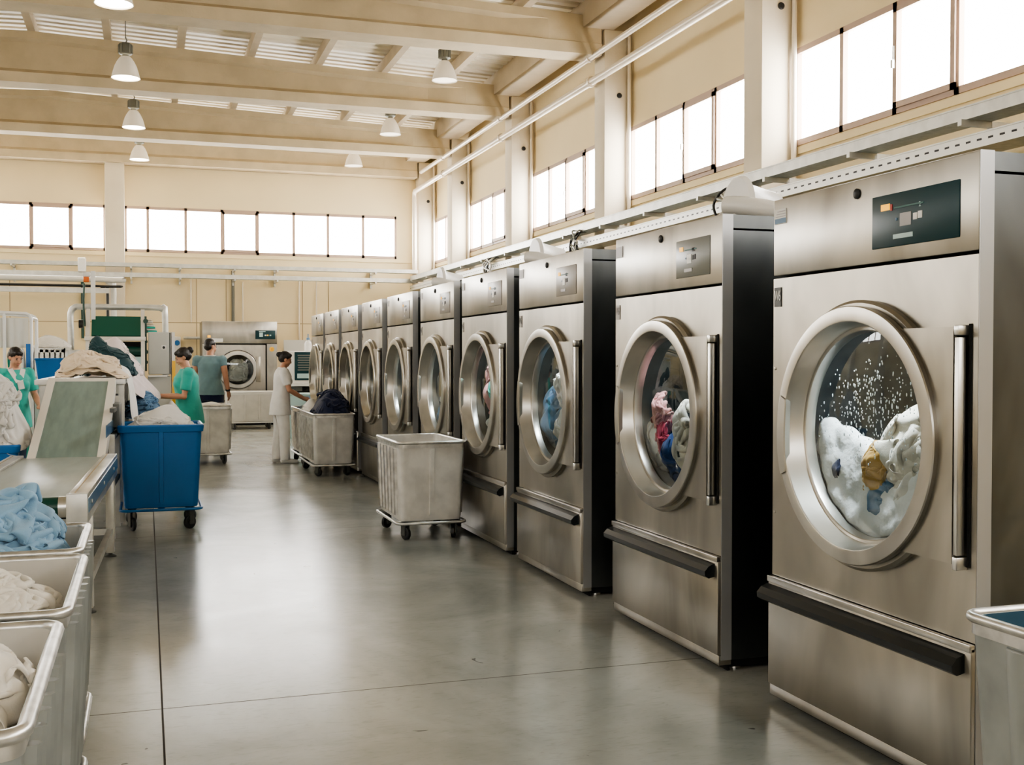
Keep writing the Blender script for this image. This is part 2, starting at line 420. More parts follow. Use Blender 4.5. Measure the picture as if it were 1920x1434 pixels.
WZ0, WZ1 = 3.95, 5.05
def long_wall(name, x, sgn):
    w = MB()
    t = 0.15 * sgn
    xa, xb = min(x, x + t), max(x, x + t)
    w.box(xa, xb, YF, YB + 0.15, 0, WZ0); w.box(xa, xb, YF, YB + 0.15, WZ1, 7.3)
    # sill ledge and head moulding under/over the window strip
    w.box(min(x, x - 0.03 * sgn), max(x, x - 0.03 * sgn), YF, YB, WZ0 - 0.1, WZ0 - 0.02)
    w.box(min(x, x - 0.02 * sgn), max(x, x - 0.02 * sgn), YF, YB, WZ1 + 0.0, WZ1 + 0.05)
    w.mi = 1
    for z in (2.35,):
        w.box(x - 0.004 * sgn if sgn > 0 else x, x if sgn > 0 else x + 0.004, YF, YB, z, z + 0.018)
    return struct(w.build(name, [M['wall'], M['joint']]), 'cream plaster side wall under a long strip of windows', 'wall')
long_wall('wall_right', XR, 1); long_wall('wall_left', XL, -1)
BZ0, BZ1 = 4.07, 5.15
w = MB()
w.box(XL, XR, YB, YB + 0.15, 0, BZ0); w.box(XL, XR, YB, YB + 0.15, BZ1, 7.3)
w.box(6.1, XR, YB, YB + 0.15, BZ0, BZ1); w.box(XL, -9.7, YB, YB + 0.15, BZ0, BZ1)
w.box(-0.9, -0.47, YB, YB + 0.15, BZ0, BZ1)
w.box(XL, XR, YB - 0.03, YB, BZ0 - 0.1, BZ0 - 0.01)
w.mi = 1
w.box(XL, XR, YB - 0.004, YB, 2.38, 2.40)
for px in (-3.0, 1.15, 1.85, 3.7, 4.35): w.box(px, px + 0.02, YB - 0.004, YB, 0, 3.5)
struct(w.build('wall_back', [M['wall'], M['joint']]), 'cream plaster back wall with faint panel joints', 'wall')
w = MB(); w.box(XL, XR, YF - 0.15, YF, 0, 3.95); w.box(XL, XR, YF - 0.15, YF, 5.05, 7.3)
struct(w.build('wall_front', M['wall']))

# windows: frame, panes and handle; each bay is one window
wn = [0]
def window(ax, c, a0, a1, z0, z1, mulls, opener=None, inward=1, handle=True, pane='pane'):
    """ax 'x': plane at x=c running in y; ax 'y': plane at y=c running in x"""
    wn[0] += 1
    root = bpy.data.objects.new('window_%d' % wn[0], None); C.objects.link(root); root['kind'] = 'structure'
    def B(mb, u0, u1, zz0, zz1, d0, d1):
        if ax == 'x': mb.box(min(c + d0 * inward, c + d1 * inward), max(c + d0 * inward, c + d1 * inward), u0, u1, zz0, zz1)
        else: mb.box(u0, u1, min(c + d0 * inward, c + d1 * inward), max(c + d0 * inward, c + d1 * inward), zz0, zz1)
    f = MB(); t = 0.05
    B(f, a0, a1, z1 - 0.065, z1, -0.04, 0.02); B(f, a0, a1, z0, z0 + 0.065, -0.04, 0.02)
    B(f, a0, a0 + t, z0, z1, -0.04, 0.02); B(f, a1 - t, a1, z0, z1, -0.04, 0.02)
    for m_ in mulls: B(f, m_ - 0.032, m_ + 0.032, z0, z1, -0.04, 0.02)
    f.build('window_frame', M['winframe'], root)
    p = MB(); e = [a0] + list(mulls) + [a1]
    for i in range(len(e) - 1): B(p, e[i], e[i + 1], z0, z1, -0.06, -0.05)
    p.build('glass_pane', M[pane], root)
    if opener is not None:
        u0, u1 = opener; s = MB(); t = 0.06
        B(s, u0, u1, z1 - 0.05 - t, z1 - 0.05, 0.0, 0.045); B(s, u0, u1, z0 + 0.05, z0 + 0.05 + t, 0.0, 0.045)
        B(s, u0, u0 + t, z0 + 0.05, z1 - 0.05, 0.0, 0.045); B(s, u1 - t, u1, z0 + 0.05, z1 - 0.05, 0.0, 0.045)
        sash = s.build('opening_sash', M['winframe'], root)
        if handle:
            h = MB(); B(h, u1 - 0.035, u1 - 0.015, z0 + 0.5, z0 + 0.66, 0.045, 0.06); B(h, u1 - 0.05, u1 - 0.02, z0 + 0.44, z0 + 0.52, 0.06, 0.085)
            h.build('window_handle', M['galv'], sash)
    return root
COLS = [-6.95, -2.45, 2.05, 6.55, 11.05, 15.57, 20.07, 24.4]
for i, y in enumerate(COLS):
    y0 = y + 0.4; y1 = COLS[i + 1] if i + 1 < len(COLS) else 27.6
    n = 5; step = 0.885
    mu = [y1 - step * k for k in range(1, 5) if y1 - step * k > y0 + 0.05]
    if y > 24: mu = [26.6, 25.7, 24.95]
    window('x', XR, y0, y1, WZ0, WZ1, mu, (mu[2] if len(mu) > 2 else mu[-1], mu[1]), inward=-1)
    if i % 2 == 0 or True:
        window('x', XL, y0, y1, WZ0, WZ1, mu, None, inward=1, pane='pane_left' if y > 6 else 'pane_far')
window('y', YB, -0.47, 6.1, BZ0, BZ1, [0.05, 0.92, 1.77, 2.62, 3.5, 4.35, 5.24], (1.77, 2.62), inward=-1, handle=False)
window('y', YB, -9.7, -0.9, BZ0, BZ1, [-1.65, -2.53, -3.4, -4.3, -5.2, -6.1, -7.0, -7.9, -8.8], (-2.53, -1.65), inward=-1, handle=False)
window('y', YF, XL, XR, 3.95, 5.05, [-9, -8, -7, -6, -5, -4, -3, -2, -1, 0, 1, 2, 3, 4, 5, 6], None, inward=1, pane='pane_front')

# unseen glowing panes added over the left aisle to brighten the hall
for u0, u1, v0, v1 in ((-9.6, -5.6, -2, 27),):
    wn[0] += 1
    y = v0
    root = bpy.data.objects.new('window_%d' % wn[0], None); C.objects.link(root); root['kind'] = 'structure'  # holder of the added glow panes, not a real window
    p = MB(); f = MB()
    while y < v1 - 1:
        p.box(u0, u1, y, y + 1.0, 6.58, 6.6); f.box(u0 - 0.05, u1 + 0.05, y - 0.06, y, 6.55, 6.62); y += 1.5
    p.build('glass_pane', M['added_roof_glow'], root); f.build('window_frame', M['winframe'], root)

# columns, beams, purlins, deck
for i, y in enumerate(COLS + [27.6]):
    for x0, x1 in ((6.6, XR), (XL, XL + 0.45)):
        struct(bx('column', M['column'], None, x0, x1, y, y + 0.4, 0, 6.5, bev=0.012), 'pale concrete column standing along the side wall', 'column')
struct(bx('column', M['column'], None, -0.9, -0.47, 27.62, 28.0, 0, 6.15, bev=0.012), 'pale concrete column in the middle of the back wall', 'column')

def topz(x): return 6.97 - 0.036 * abs(x - RIDGE)
def beam(y):
    b = MB()
    z0 = 6.1
    # cross section stations along x: (x, web half width)
    xs = [XL + 0.05, XL + 0.9, XL + 1.5] + [RIDGE - 4, RIDGE, RIDGE + 4] + [5.0, 5.7, 6.55]
    ww = [0.2, 0.2, 0.07, 0.07, 0.07, 0.07, 0.07, 0.2, 0.2]
    P = []
    for x, h in zip(xs, ww):
        t = topz(x)
        sec = [(-0.22, z0), (-0.22, z0 + 0.17), (-h, z0 + 0.17 + 0.08 * (0.22 - h) / 0.15), (-h, t - 0.17), (-max(h, 0.16), t - 0.12), (-max(h, 0.16), t), (max(h, 0.16), t), (max(h, 0.16), t - 0.12), (h, t - 0.17), (h, z0 + 0.17 + 0.08 * (0.22 - h) / 0.15), (0.22, z0 + 0.17), (0.22, z0)]
        P.append([(x, y + u, z) for u, z in sec])
    V = [[b.bm.verts.new(p) for p in row] for row in P]
    n = len(V[0])
    for i in range(len(V) - 1):
        for j in range(n): b._f([V[i][j], V[i + 1][j], V[i + 1][(j + 1) % n], V[i][(j + 1) % n]])
    b._f(V[0]); b._f(list(reversed(V[-1])))
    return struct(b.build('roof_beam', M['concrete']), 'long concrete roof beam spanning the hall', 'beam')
for y in [c + 0.2 for c in COLS] + [27.75]: beam(y)
# purlins run along y between beams
for k in range(-6, 7):
    x = RIDGE + 1.19 * k + 0.02
    if not (XL + 0.6 < x < 6.2): continue
    z = topz(x)
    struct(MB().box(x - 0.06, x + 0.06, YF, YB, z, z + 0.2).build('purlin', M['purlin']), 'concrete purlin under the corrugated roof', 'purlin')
# eaves gutter beam
for x0, x1 in ((6.25, 6.75), (XL + 0.3, XL + 0.8)):
    b = MB(); b.box(x0, x1, YF, YB, 6.5, 6.62); b.box(x0, x0 + 0.1, YF, YB, 6.62, 6.9); b.box(x1 - 0.08, x1, YF, YB, 6.62, 7.0)
    struct(b.build('eaves_beam', M['purlin']), 'concrete eaves beam along the top of the side wall', 'beam')
# corrugated deck, ribs running down the slope
d = MB(); per = 0.25
prof = []
y = YF
while y < YB:
    prof += [(y, 0.0), (y + per * 0.5, 0.0), (y + per * 0.62, 0.045), (y + per * 0.88, 0.045)]; y += per
rows = []
for x in (XL, RIDGE, XR):
    z = topz(x) + 0.2
    rows.append([(x, yy, z + h) for yy, h in prof])
d.grid(rows)
struct(d.build('ceiling', M['deck']), 'pale corrugated metal roof deck', 'ceiling')

# ------------------------------------------------------------------ services on the walls
def wall_pipe(name, pts, r, label, mat_='pipe', seg=10, flanges=()):
    root = MB().tube(pts, r, seg).build(name, M[mat_], None, smooth=50)
    tag(root, label, 'pipe')
    for f in flanges:
        MB().tube([(f[0], f[1] - 0.03, f[2]), (f[0], f[1] + 0.03, f[2])], r * 1.35, 12).build('pipe_collar', M[mat_], root, smooth=50)
    return root
cl = [c + 0.2 for c in COLS if c > 0]
wall_pipe('ceiling_pipe', [(6.44, -6.9, 6.1), (6.44, 26.7, 6.1)], 0.045, 'upper thin cream pipe running along the tops of the right columns', flanges=[(6.44, y, 6.1) for y in cl])
wall_pipe('water_pipe', [(6.46, -6.9, 5.74), (6.46, 27.40, 5.74), (6.46, 27.48, 5.70), (6.46, 27.50, 5.6), (6.46, 27.50, 0.02)], 0.06, 'lower thick cream pipe that turns down at the corner column', flanges=[(6.46, y, 5.74) for y in cl])
for i, y in enumerate(COLS + [27.6]):
    if y < 6: continue
    # conduit dropping down the window side of each column
    o = MB().tube([(6.98, y - 0.06, 0.02), (6.98, y - 0.06, 6.4)], 0.032, 8).build('conduit', M['pipe'], None, smooth=50)
    tag(o, 'thin cream conduit rising beside right wall column %s from the camera' % ('number one', 'number two', 'number three', 'number four', 'number five', 'number six')[i - 3 if i >= 3 else 0], 'pipe', 'conduits beside the right columns')
    s = MB(); s.lathe([(0, 0), (0.04, 0), (0.042, -0.012), (0.03, -0.03), (0, -0.034)], 14, (6.84, y, 5.52), 'y')
    tag(s.build('wall_sensor', M['black'], None, smooth=40), 'small round black plug on the near face of right column %s' % ('one', 'two', 'three', 'four', 'five', 'six')[i - 3 if i >= 3 else 0], 'sensor', 'black plugs on the columns')

def cable_tray(name, label, x0, x1, y0, y1, z, lip=0.12, slots=True):
    root = thing(name, label, 'cable tray', (0, 0, 0))
    b = MB(); b.box(x0, x1, y0, y1, z, z + 0.01); b.build('tray_base', M['galv_dark'], root)
    b = MB(); b.box(x0 - 0.004, x0, y0, y1, z, z + lip); b.box(x0 - 0.010, x0, y0, y1, z + lip - 0.012, z + lip)
    b.box(x1, x1 + 0.004, y0, y1, z, z + lip); b.build('tray_side', M['galv_slot' if slots else 'galv'], root)
    if False:
        b = MB(); y = y0 + 0.1
        while y < min(y1, 20):
            b.box(x0 - 0.0055, x0 - 0.003, y, y + 0.055, z + lip * 0.42, z + lip * 0.56); y += 0.125
        b.build('tray_slots', M['black'], root)
    return root
cable_tray('cable_tray', 'upper galvanized cable tray running along the right wall', 6.3, 6.55, -6.5, 27.3, 3.47, 0.11, False)
cable_tray('cable_tray', 'lower slotted cable tray running along the right wall above the washers', 6.3, 6.6, -6.5, 27.3, 3.22, 0.12, True)
k = 0
y = 4.4
BR = []
while y < 27:
    b = MB(); b.box(6.25, 7.05, y, y + 0.045, 3.42, 3.47); b.box(6.55, 6.6, y - 0.005, y + 0.05, 3.22, 3.47)
    b.bar((7.04, y + 0.02, 3.25), (6.7, y + 0.02, 3.42), 0.03, 0.03)
    o = b.build('tray_bracket', M['galv'], None); BR.append(o); y += 1.5
for i, o in enumerate(BR):
    tag(o, 'galvanized bracket holding the cable trays on the right wall, number %d along from the camera' % (i + 1), 'bracket', 'brackets of the right wall trays')
def back_tray(label, z, yy, lip):
    root = thing('cable_tray', label, 'cable tray')
    b = MB(); b.box(-9.5, 6.5, yy, yy + 0.22, z, z + 0.01); b.build('tray_base', M['galv_dark'], root)
    b = MB(); b.box(-9.5, 6.5, yy - 0.004, yy, z, z + lip); b.build('tray_side', M['galv'], root)
back_tray('upper pale cable tray running along the back wall', 3.66, 27.3, 0.09)
back_tray('lower pale cable tray running along the back wall', 3.42, 27.3, 0.10)
for i, x in enumerate((-2.9, -0.35, 0.75, 2.0, 3.0, 5.4)):
    b = MB(); b.box(x, x + 0.04, 27.25, 28, 3.62, 3.66); b.box(x, x + 0.04, 27.25, 28, 3.38, 3.42); b.box(x, x + 0.04, 27.9, 28, 3.3, 3.75)
    tag(b.build('tray_bracket', M['galv'], None), 'small bracket under the back wall trays, %s from the left' % ('first', 'second', 'third', 'fourth', 'fifth', 'sixth')[i], 'bracket', 'brackets of the back wall trays')

# cable bundles tumbling between the two right wall trays
def bundle(y, label):
    root = thing('cable_bundle', label, 'cables', (6.3, y, 3.2))
    rnd = random.Random(int(y * 10))
    for j in range(7):
        a = [(0.1 + rnd.uniform(-.05, .05), rnd.uniform(-.15, .15), 0.28), (-0.05, rnd.uniform(-.3, .3), 0.2 + rnd.uniform(-.05, .1)), (-0.09, rnd.uniform(-.3, .3), 0.1), (-0.03, rnd.uniform(-.3, .3), -0.03 + rnd.uniform(-.1, .03)), (0.12, rnd.uniform(-.2, .2), -0.16)]
        pts = smooth_path(a, 5)
        MB().tube(pts, rnd.choice((0.012, 0.016, 0.02)), 6).build('cable', rnd.choice([M['black'], M['galv_dark'], M['white']]), root, smooth=60)
def smooth_path(a, sub=6):
    a = [Vector(p) for p in a]; out = []
    for i in range(len(a) - 1):
        p0 = a[max(0, i - 1)]; p1 = a[i]; p2 = a[i + 1]; p3 = a[min(len(a) - 1, i + 2)]
        for k in range(sub):
            t = k / sub
            out.append(0.5 * ((2 * p1) + (p2 - p0) * t + (2 * p0 - 5 * p1 + 4 * p2 - p3) * t * t + (3 * p1 - p0 - 3 * p2 + p3) * t ** 3))
    out.append(a[-1]); return out
bundle(11.2, 'tangle of dark cables between the trays behind the second washer')
bundle(15.9, 'tangle of dark cables between the trays at the second right column')
bundle(20.4, 'tangle of dark cables between the trays at the third right column')

# pendant lamps
def make_lamp(label, x, y, zm, on):
    root = thing('pendant_lamp', label, 'lamp', (x, y, zm), 0, 'pendant lamps under the roof')
    zt = topz(x) + 0.2 - zm
    MB().tube([(0, 0, 0.60), (0, 0, zt)], 0.008, 6).build('suspension_cable', M['ballast'], root, smooth=60)
    MB().tube([(0.0, 0, 0.52), (0.02, 0, 0.57), (0, 0, 0.62)], 0.012, 6).build('hook', M['ballast'], root, smooth=60)
    h = MB(); h.lathe([(0, 0.53), (0.06, 0.53), (0.095, 0.51), (0.1, 0.5), (0.1, 0.37), (0.09, 0.36), (0.05, 0.35), (0.05, 0.31), (0, 0.31)], 20)
    for q in range(12):
        a = q * PI / 6; h.box(-0.006, 0.006, 0.095, 0.108, 0.37, 0.5, mtx=Matrix.Rotation(a, 4, 'Z'))
    h.build('lamp_housing', M['ballast'], root, smooth=40)
    s = MB(); pr = [(0.07, 0.32), (0.09, 0.30), (0.125, 0.25), (0.16, 0.18), (0.185, 0.1), (0.2, 0.04), (0.213, 0.0)]
    s.lathe(pr + [(r - 0.008, z) for r, z in reversed(pr)], 32)
    sh = s.build('lamp_shade', M['lamp_glass'], root, smooth=60)
    MB().lathe([(0, 0.015), (0.2, 0.015)], 28).build('lamp_lens', M['lamp_on'] if on else M['lamp_dim'], root)
make_lamp('lit bell pendant lamp at the very top edge, in the left lamp row', -0.32, 13.3, 5.51, True)
make_lamp('largest fully visible lit bell pendant lamp of the left row', -0.27, 17.9, 5.78, True)
make_lamp('middle lit bell pendant lamp of the left row, below the largest one', -0.2, 22.2, 5.88, True)
make_lamp('small lit bell pendant lamp of the left row, beside the back wall column', -0.12, 26, 5.92, True)
make_lamp('nearest bell pendant lamp of the right row, over the washers', 4.72, 17.9, 6.13, False)
make_lamp('second bell pendant lamp of the right row', 4.72, 22.2, 6.06, False)
make_lamp('smallest bell pendant lamp of the right row, before the back wall beam', 4.65, 26, 6.04, False)
# ------------------------------------------------------------------ washers
RC = 0.47   # hole in the front
WH = 0.645  # half width
CZ = 1.245
def plate_hole(mb, y0, y1, z0, z1, cz, r, x0, x1, seg=64):
    """plate in the yz plane with a round hole, thickness x0..x1"""
    out, inn = [], []
    for k in range(seg):
        a = 2 * PI * k / seg; cy, sz = math.cos(a), math.sin(a)
        inn.append((r * cy, cz + r * sz))
        ty = (y1 / cy if cy > 1e-9 else y0 / cy if cy < -1e-9 else 1e9)
        tz = ((z1 - cz) / sz if sz > 1e-9 else (z0 - cz) / sz if sz < -1e-9 else 1e9)
        t = min(ty, tz); out.append((t * cy, cz + t * sz))
    # snap nearest samples to the corners
    for c in ((y0, z0), (y0, z1), (y1, z0), (y1, z1)):
        i = min(range(seg), key=lambda q: (out[q][0] - c[0]) ** 2 + (out[q][1] - c[1]) ** 2); out[i] = c
    def ring(pts, x): return [mb.bm.verts.new((x, u, w)) for u, w in pts]
    Of, If, Ob, Ib = ring(out, x0), ring(inn, x0), ring(out, x1), ring(inn, x1)
    for k in range(seg):
        j = (k + 1) % seg
        mb._f([Of[k], Of[j], If[j], If[k]]); mb._f([Ob[j], Ob[k], Ib[k], Ib[j]])
        mb._f([Of[j], Of[k], Ob[k], Ob[j]]); mb._f([If[k], If[j], Ib[j], Ib[k]])

def make_washer(label, y, pan, detail=2):
    root = thing('washing_machine', label, 'washing machine', (2.67, y, 0), 0, 'row of steel washing machines')
    # cabinet, open at the front so the drum shows
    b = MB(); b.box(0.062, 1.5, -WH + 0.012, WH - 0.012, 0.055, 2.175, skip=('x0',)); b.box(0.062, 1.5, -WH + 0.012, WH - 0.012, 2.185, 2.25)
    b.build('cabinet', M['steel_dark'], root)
    b = MB(); b.box(0.05, 0.062, -WH + 0.02, WH - 0.02, 0.0, 0.055); b.box(0.062, 1.5, -WH + 0.03, WH - 0.03, 0.015, 0.055); b.build('plinth', M['void'], root)
    for fy in (-WH + 0.08, WH - 0.08):
        MB().lathe([(0, 0), (0.035, 0), (0.035, 0.01), (0.015, 0.015), (0.015, 0.05), (0, 0.05)], 12, (0.12, fy, 0)).build('foot', M['steel_plain'], root, smooth=40)
    # main front with the porthole cut in it
    b = MB(); plate_hole(b, -WH, WH, 0.575, 1.90, CZ, RC, 0.0, 0.055)
    b.build('front_panel', M['steel'], root)
    # rounded corner posts
    b = MB(); b.box(0.001, 0.058, -WH - 0.004, -WH - 0.0005, 0.06, 2.25); b.build('corner_post', M['edge'], root)
    # upper fascia
    f = MB().box(-0.002, 0.06, -WH, WH, 1.912, 2.25, bev=0.006).build('fascia', M['steel'], root, smooth=30)
    cp0, cp1, cz0, cz1 = -0.555, -0.07, 1.965, 2.165
    if detail < 2: cp0, cp1, cz0, cz1 = -0.53, -0.16, 1.965, 2.16
    cp = MB().box(-0.007, 0.0, cp0, cp1, cz0, cz1, bev=0.003).build('control_panel', pan, f, smooth=30)
    def lab(n, m_, a0, a1, z0, z1, d=0.0095):
        # a measured from the panel's +y edge, as a fraction
        w_, h_ = cp1 - cp0, cz1 - cz0
        return MB().box(-d, -0.006, cp1 - a1 * w_, cp1 - a0 * w_, cz0 + z0 * h_, cz0 + z1 * h_).build(n, m_, f)
    lab('indicator_light', M['amber'], 0.12, 0.225, 0.70, 0.82)
    lab('display', M['screen'] if detail == 2 else M['white'], 0.35, 0.48, 0.36, 0.60)
    if detail >= 1:
        lab('label_strip', M['screen_pale'] if detail == 2 else M['screen'], 0.27, 0.5, 0.14, 0.225)
        lab('keypad', M['white'] if detail == 2 else M['ink'], 0.505, 0.55, 0.44, 0.56)
        lab('keypad', M['white'] if detail == 2 else M['ink'], 0.56, 0.605, 0.45, 0.58)
        lab('pilot_lamp', M['sticker_blue'], 0.30, 0.315, 0.48, 0.53)
        lab('print_line', M['ink_green'], 0.28, 0.62, 0.705, 0.735)
        MX = Matrix.Translation((-0.0085, cp1 - 0.58 * (cp1 - cp0), cz0 + 0.70 * (cz1 - cz0))) @ Matrix(((0, 0, -1, 0), (-1, 0, 0, 0), (0, 1, 0, 0), (0, 0, 0, 1)))
        text_mesh('numeral', '2', 0.026, M['screen_pale'] if detail == 2 else M['ink'], f, MX)
    if detail == 2: lab('fault_light', M['red'], 0.235, 0.255, 0.68, 0.8)
    else: lab('dial_mark', M['ink'], 0.5, 0.56, 0.66, 0.76)
    MB().lathe([(0.021, -0.001), (0.021, -0.008), (0.012, -0.014), (0, -0.015)], 16, (0, 0.03, 2.195), 'x').build('sensor_eye', M['black'], f, smooth=50)
    # stickers
    st = MB().box(-0.0045, -0.001, WH - 0.105, WH - 0.012, 2.205 - 0.065, 2.205).build('rating_sticker', M['offwhite'] if detail >= 2 else M['screen'], f)
    if detail >= 2:
        MB().box(-0.0052, -0.0044, WH - 0.103, WH - 0.015, 2.142, 2.164).build('blue_band', M['sticker_blue'], st)
        for r_ in range(3): MB().box(-0.0052, -0.0044, WH - 0.1, WH - 0.02 - 0.008 * r_, 2.17 + r_ * 0.011, 2.174 + r_ * 0.011).build('print_line', M['screen'], st)
    bd = MB().box(-0.004, -0.0005, WH - 0.065, WH - 0.012, 1.775, 1.86).build('number_badge', M['badge'] if detail >= 2 else M['panel_light'], root)
    if detail >= 1:
        MX = Matrix.Translation((-0.0042, WH - 0.0385, 1.822)) @ Matrix(((0, 0, -1, 0), (-1, 0, 0, 0), (0, 1, 0, 0), (0, 0, 0, 1))) @ Matrix.Diagonal((0.62, 1.3, 1, 1))
        text_mesh('badge_lettering', 'W6', 0.05, M['white'] if detail >= 2 else M['ink'], bd, MX)
    for z in (1.5, 0.86):
        MB().lathe([(0.007, 0), (0.006, -0.004), (0, -0.005)], 10, (0, WH - 0.02, z), 'x').build('screw', M['steel_ring'], root, smooth=50)
    # fixed gasket ring on the panel, then the door
    MB().lathe([(RC, 0.0), (0.528, 0.0), (0.53, -0.025), (0.518, -0.034), (RC, -0.034)], 80, (0, -0.006, CZ), 'x', closed=True).build('door_surround', M['steel'], root, smooth=35)
    d = MB().lathe([(0.506, -0.036), (0.507, -0.062), (0.503, -0.067), (0.452, -0.072), (0.447, -0.071), (0.444, -0.066), (0.430, 0.012), (0.427, 0.016), (0.415, 0.014), (0.411, 0.017), (0.406, 0.04), (0.406, 0.06), (0.45, 0.06), (0.46, -0.036)], 96, (0, 0, CZ), 'x', closed=True).build('door_ring', M['steel_ring'], root, smooth=32)
    MB().lathe([(0.4065, 0.045), (0.30, 0.036), (0.15, 0.03), (0, 0.028)], 64, (0, 0, CZ), 'x').build('door_glass', M['glass'], d, smooth=60)
    # crescent grip on the latch side
    g = MB(); n = 18; rows = []
    for i in range(n + 1):
        a = math.radians(-20 + 40 * i / n); t = math.sin(PI * i / n) ** 0.6
        r1 = 0.5; r0 = 0.452 - 0.024 * t
        P_ = lambda r_, x_: (x_, math.cos(a) * r_, CZ - 0.03 + math.sin(a) * r_)
        rows.append([P_(r1, -0.066), P_(r1 - 0.004, -0.073), P_(r0 + 0.005, -0.078), P_(r0, -0.074), P_(r0 + 0.002, -0.05)])
    g.grid(rows); g.build('door_handle', M['steel'], d, smooth=40)
    # hinge plate and hinge post
    h = MB(); rows_o = []
    z0_, z1_ = CZ - 0.405, CZ + 0.41
    A = []; n = 20
    for i in range(n + 1):
        z = z0_ + (z1_ - z0_) * i / n
        yo = -math.sqrt(max(0.0, 0.506 ** 2 - (z - CZ) ** 2))
        A.append((yo + 0.004, z))
    V1 = [h.bm.verts.new((-0.046, yy, z)) for yy, z in A]; V2 = [h.bm.verts.new((-0.046, -0.578, z)) for yy, z in A]
    V3 = [h.bm.verts.new((-0.03, yy, z)) for yy, z in A]; V4 = [h.bm.verts.new((-0.03, -0.578, z)) for yy, z in A]
    for i in range(n):
        h._f([V1[i], V1[i + 1], V2[i + 1], V2[i]]); h._f([V3[i + 1], V3[i], V4[i], V4[i + 1]]); h._f([V2[i], V2[i + 1], V4[i + 1], V4[i]]); h._f([V1[i + 1], V1[i], V3[i], V3[i + 1]])
    h._f([V1[-1], V3[-1], V4[-1], V2[-1]]); h._f([V1[0], V2[0], V4[0], V3[0]])
    hp = h.build('hinge_plate', M['steel'], d)
    MB().box(-0.004, 0.0, -0.618, -0.604, z0_ - 0.01, z1_ + 0.01).build('hinge_shadow_gap', M['void'], d)
    p = MB(); p.box(-0.044, -0.012, -0.602, -0.580, z0_ + 0.03, z1_ - 0.035, bev=0.004)
    p.box(-0.047, 0.0, -0.604, -0.579, z0_ - 0.02, z0_ + 0.025, bev=0.004); p.box(-0.047, 0.0, -0.604, -0.579, z1_ - 0.03, z1_ + 0.006, bev=0.004)
    p.build('hinge', M['steel_plain'], d, smooth=30)
    # lower drawer panel with dark grab bar
    k = MB().box(-0.018, 0.058, -WH, WH + 0.004, 0.085, 0.56, bev=0.004).build('drawer', M['steel'], root, smooth=30)
    MB().prism([(-0.018, 0.535), (-0.018, 0.47), (-0.05, 0.462), (-0.07, 0.475), (-0.072, 0.498), (-0.05, 0.522)], -WH + 0.03, WH + 0.012, 'y').build('drawer_handle', M['bar'], k)
    MB().box(-0.024, 0.0, -WH, WH + 0.006, 0.545, 0.572, bev=0.003).build('drawer_lip', M['steel_ring'], k, smooth=30)
    MB().box(-0.010, 0.06, -WH + 0.0, WH, 0.035, 0.083, bev=0.003).build('kick_strip', M['steel'], root, smooth=30)
    # drum
    MB().lathe([(0.47, 0.06), (0.50, 0.10), (0.50, 0.75), (0.1, 0.78), (0, 0.78)], 48, (0, 0, CZ), 'x').build('drum', M['drum'], root, smooth=40)
    return root
WY = [4.36, 6.12, 7.93, 9.53, 11.1, 12.75, 14.35, 15.95, 17.5, 19.0]
WY = [a - WH for a in WY]
WL = ['nearest washing machine, dark control panel, foam and clothes churning behind its glass',
      'second washing machine from the camera, red and cream laundry behind its glass',
      'third washing machine from the camera, tall white laundry heap behind its glass',
      'fourth washing machine from the camera, just behind the empty grey bin',
      'fifth washing machine from the camera, partly hidden by the empty grey bin',
      'sixth washing machine from the camera, beside the bin of navy cloth',
      'seventh washing machine from the camera, its door mostly clear of the bins',
      'eighth washing machine from the camera, third from the far end of the row',
      'ninth washing machine from the camera, second from the far end of the row',
      'farthest washing machine of the long row, nearest the back wall']
for i, y in enumerate(WY):
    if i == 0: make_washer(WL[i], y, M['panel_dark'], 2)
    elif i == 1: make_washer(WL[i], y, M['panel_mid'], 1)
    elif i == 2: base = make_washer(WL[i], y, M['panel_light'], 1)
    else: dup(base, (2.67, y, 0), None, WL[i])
# exhaust elbows on top of some washers
def elbow(y, label):
    root = thing('exhaust_duct', label, 'duct', (3.1, y - 0.15, 2.25))
    MB().tube(smooth_path([(0.0, 0.13, 0.15), (0.04, 0.04, 0.14), (0.1, -0.08, 0.11), (0.2, -0.2, 0.07)], 5), 0.055, 14).build('duct_pipe', M['white'], root, smooth=60)
    MB().lathe([(0, 0), (0.15, 0), (0.16, 0.03), (0.12, 0.06), (0.085, 0.2), (0.075, 0.26), (0, 0.26)], 24, (0.05, 0.12, 0.16), 'x').build('duct_bell', M['white'], root, smooth=40)
    MB().box(0.0, 0.16, 0.05, 0.2, 0.0, 0.12, bev=0.01).build('duct_base', M['galv'], root, smooth=30)
    MB().tube(smooth_path([(0.1, -0.3, 0.06), (0.2, -0.36, 0.14), (0.36, -0.40, 0.12), (0.5, -0.44, 0.02)], 5), 0.02, 8).build('hose', M['black'], root, smooth=60)
elbow(WY[1] + 0.1, 'white ribbed exhaust elbow lying on top of the second washing machine')
elbow(WY[3] + 0.1, 'white exhaust elbow on top of the fourth washing machine')
elbow(WY[5] + 0.1, 'white exhaust elbow on top of the sixth washing machine')
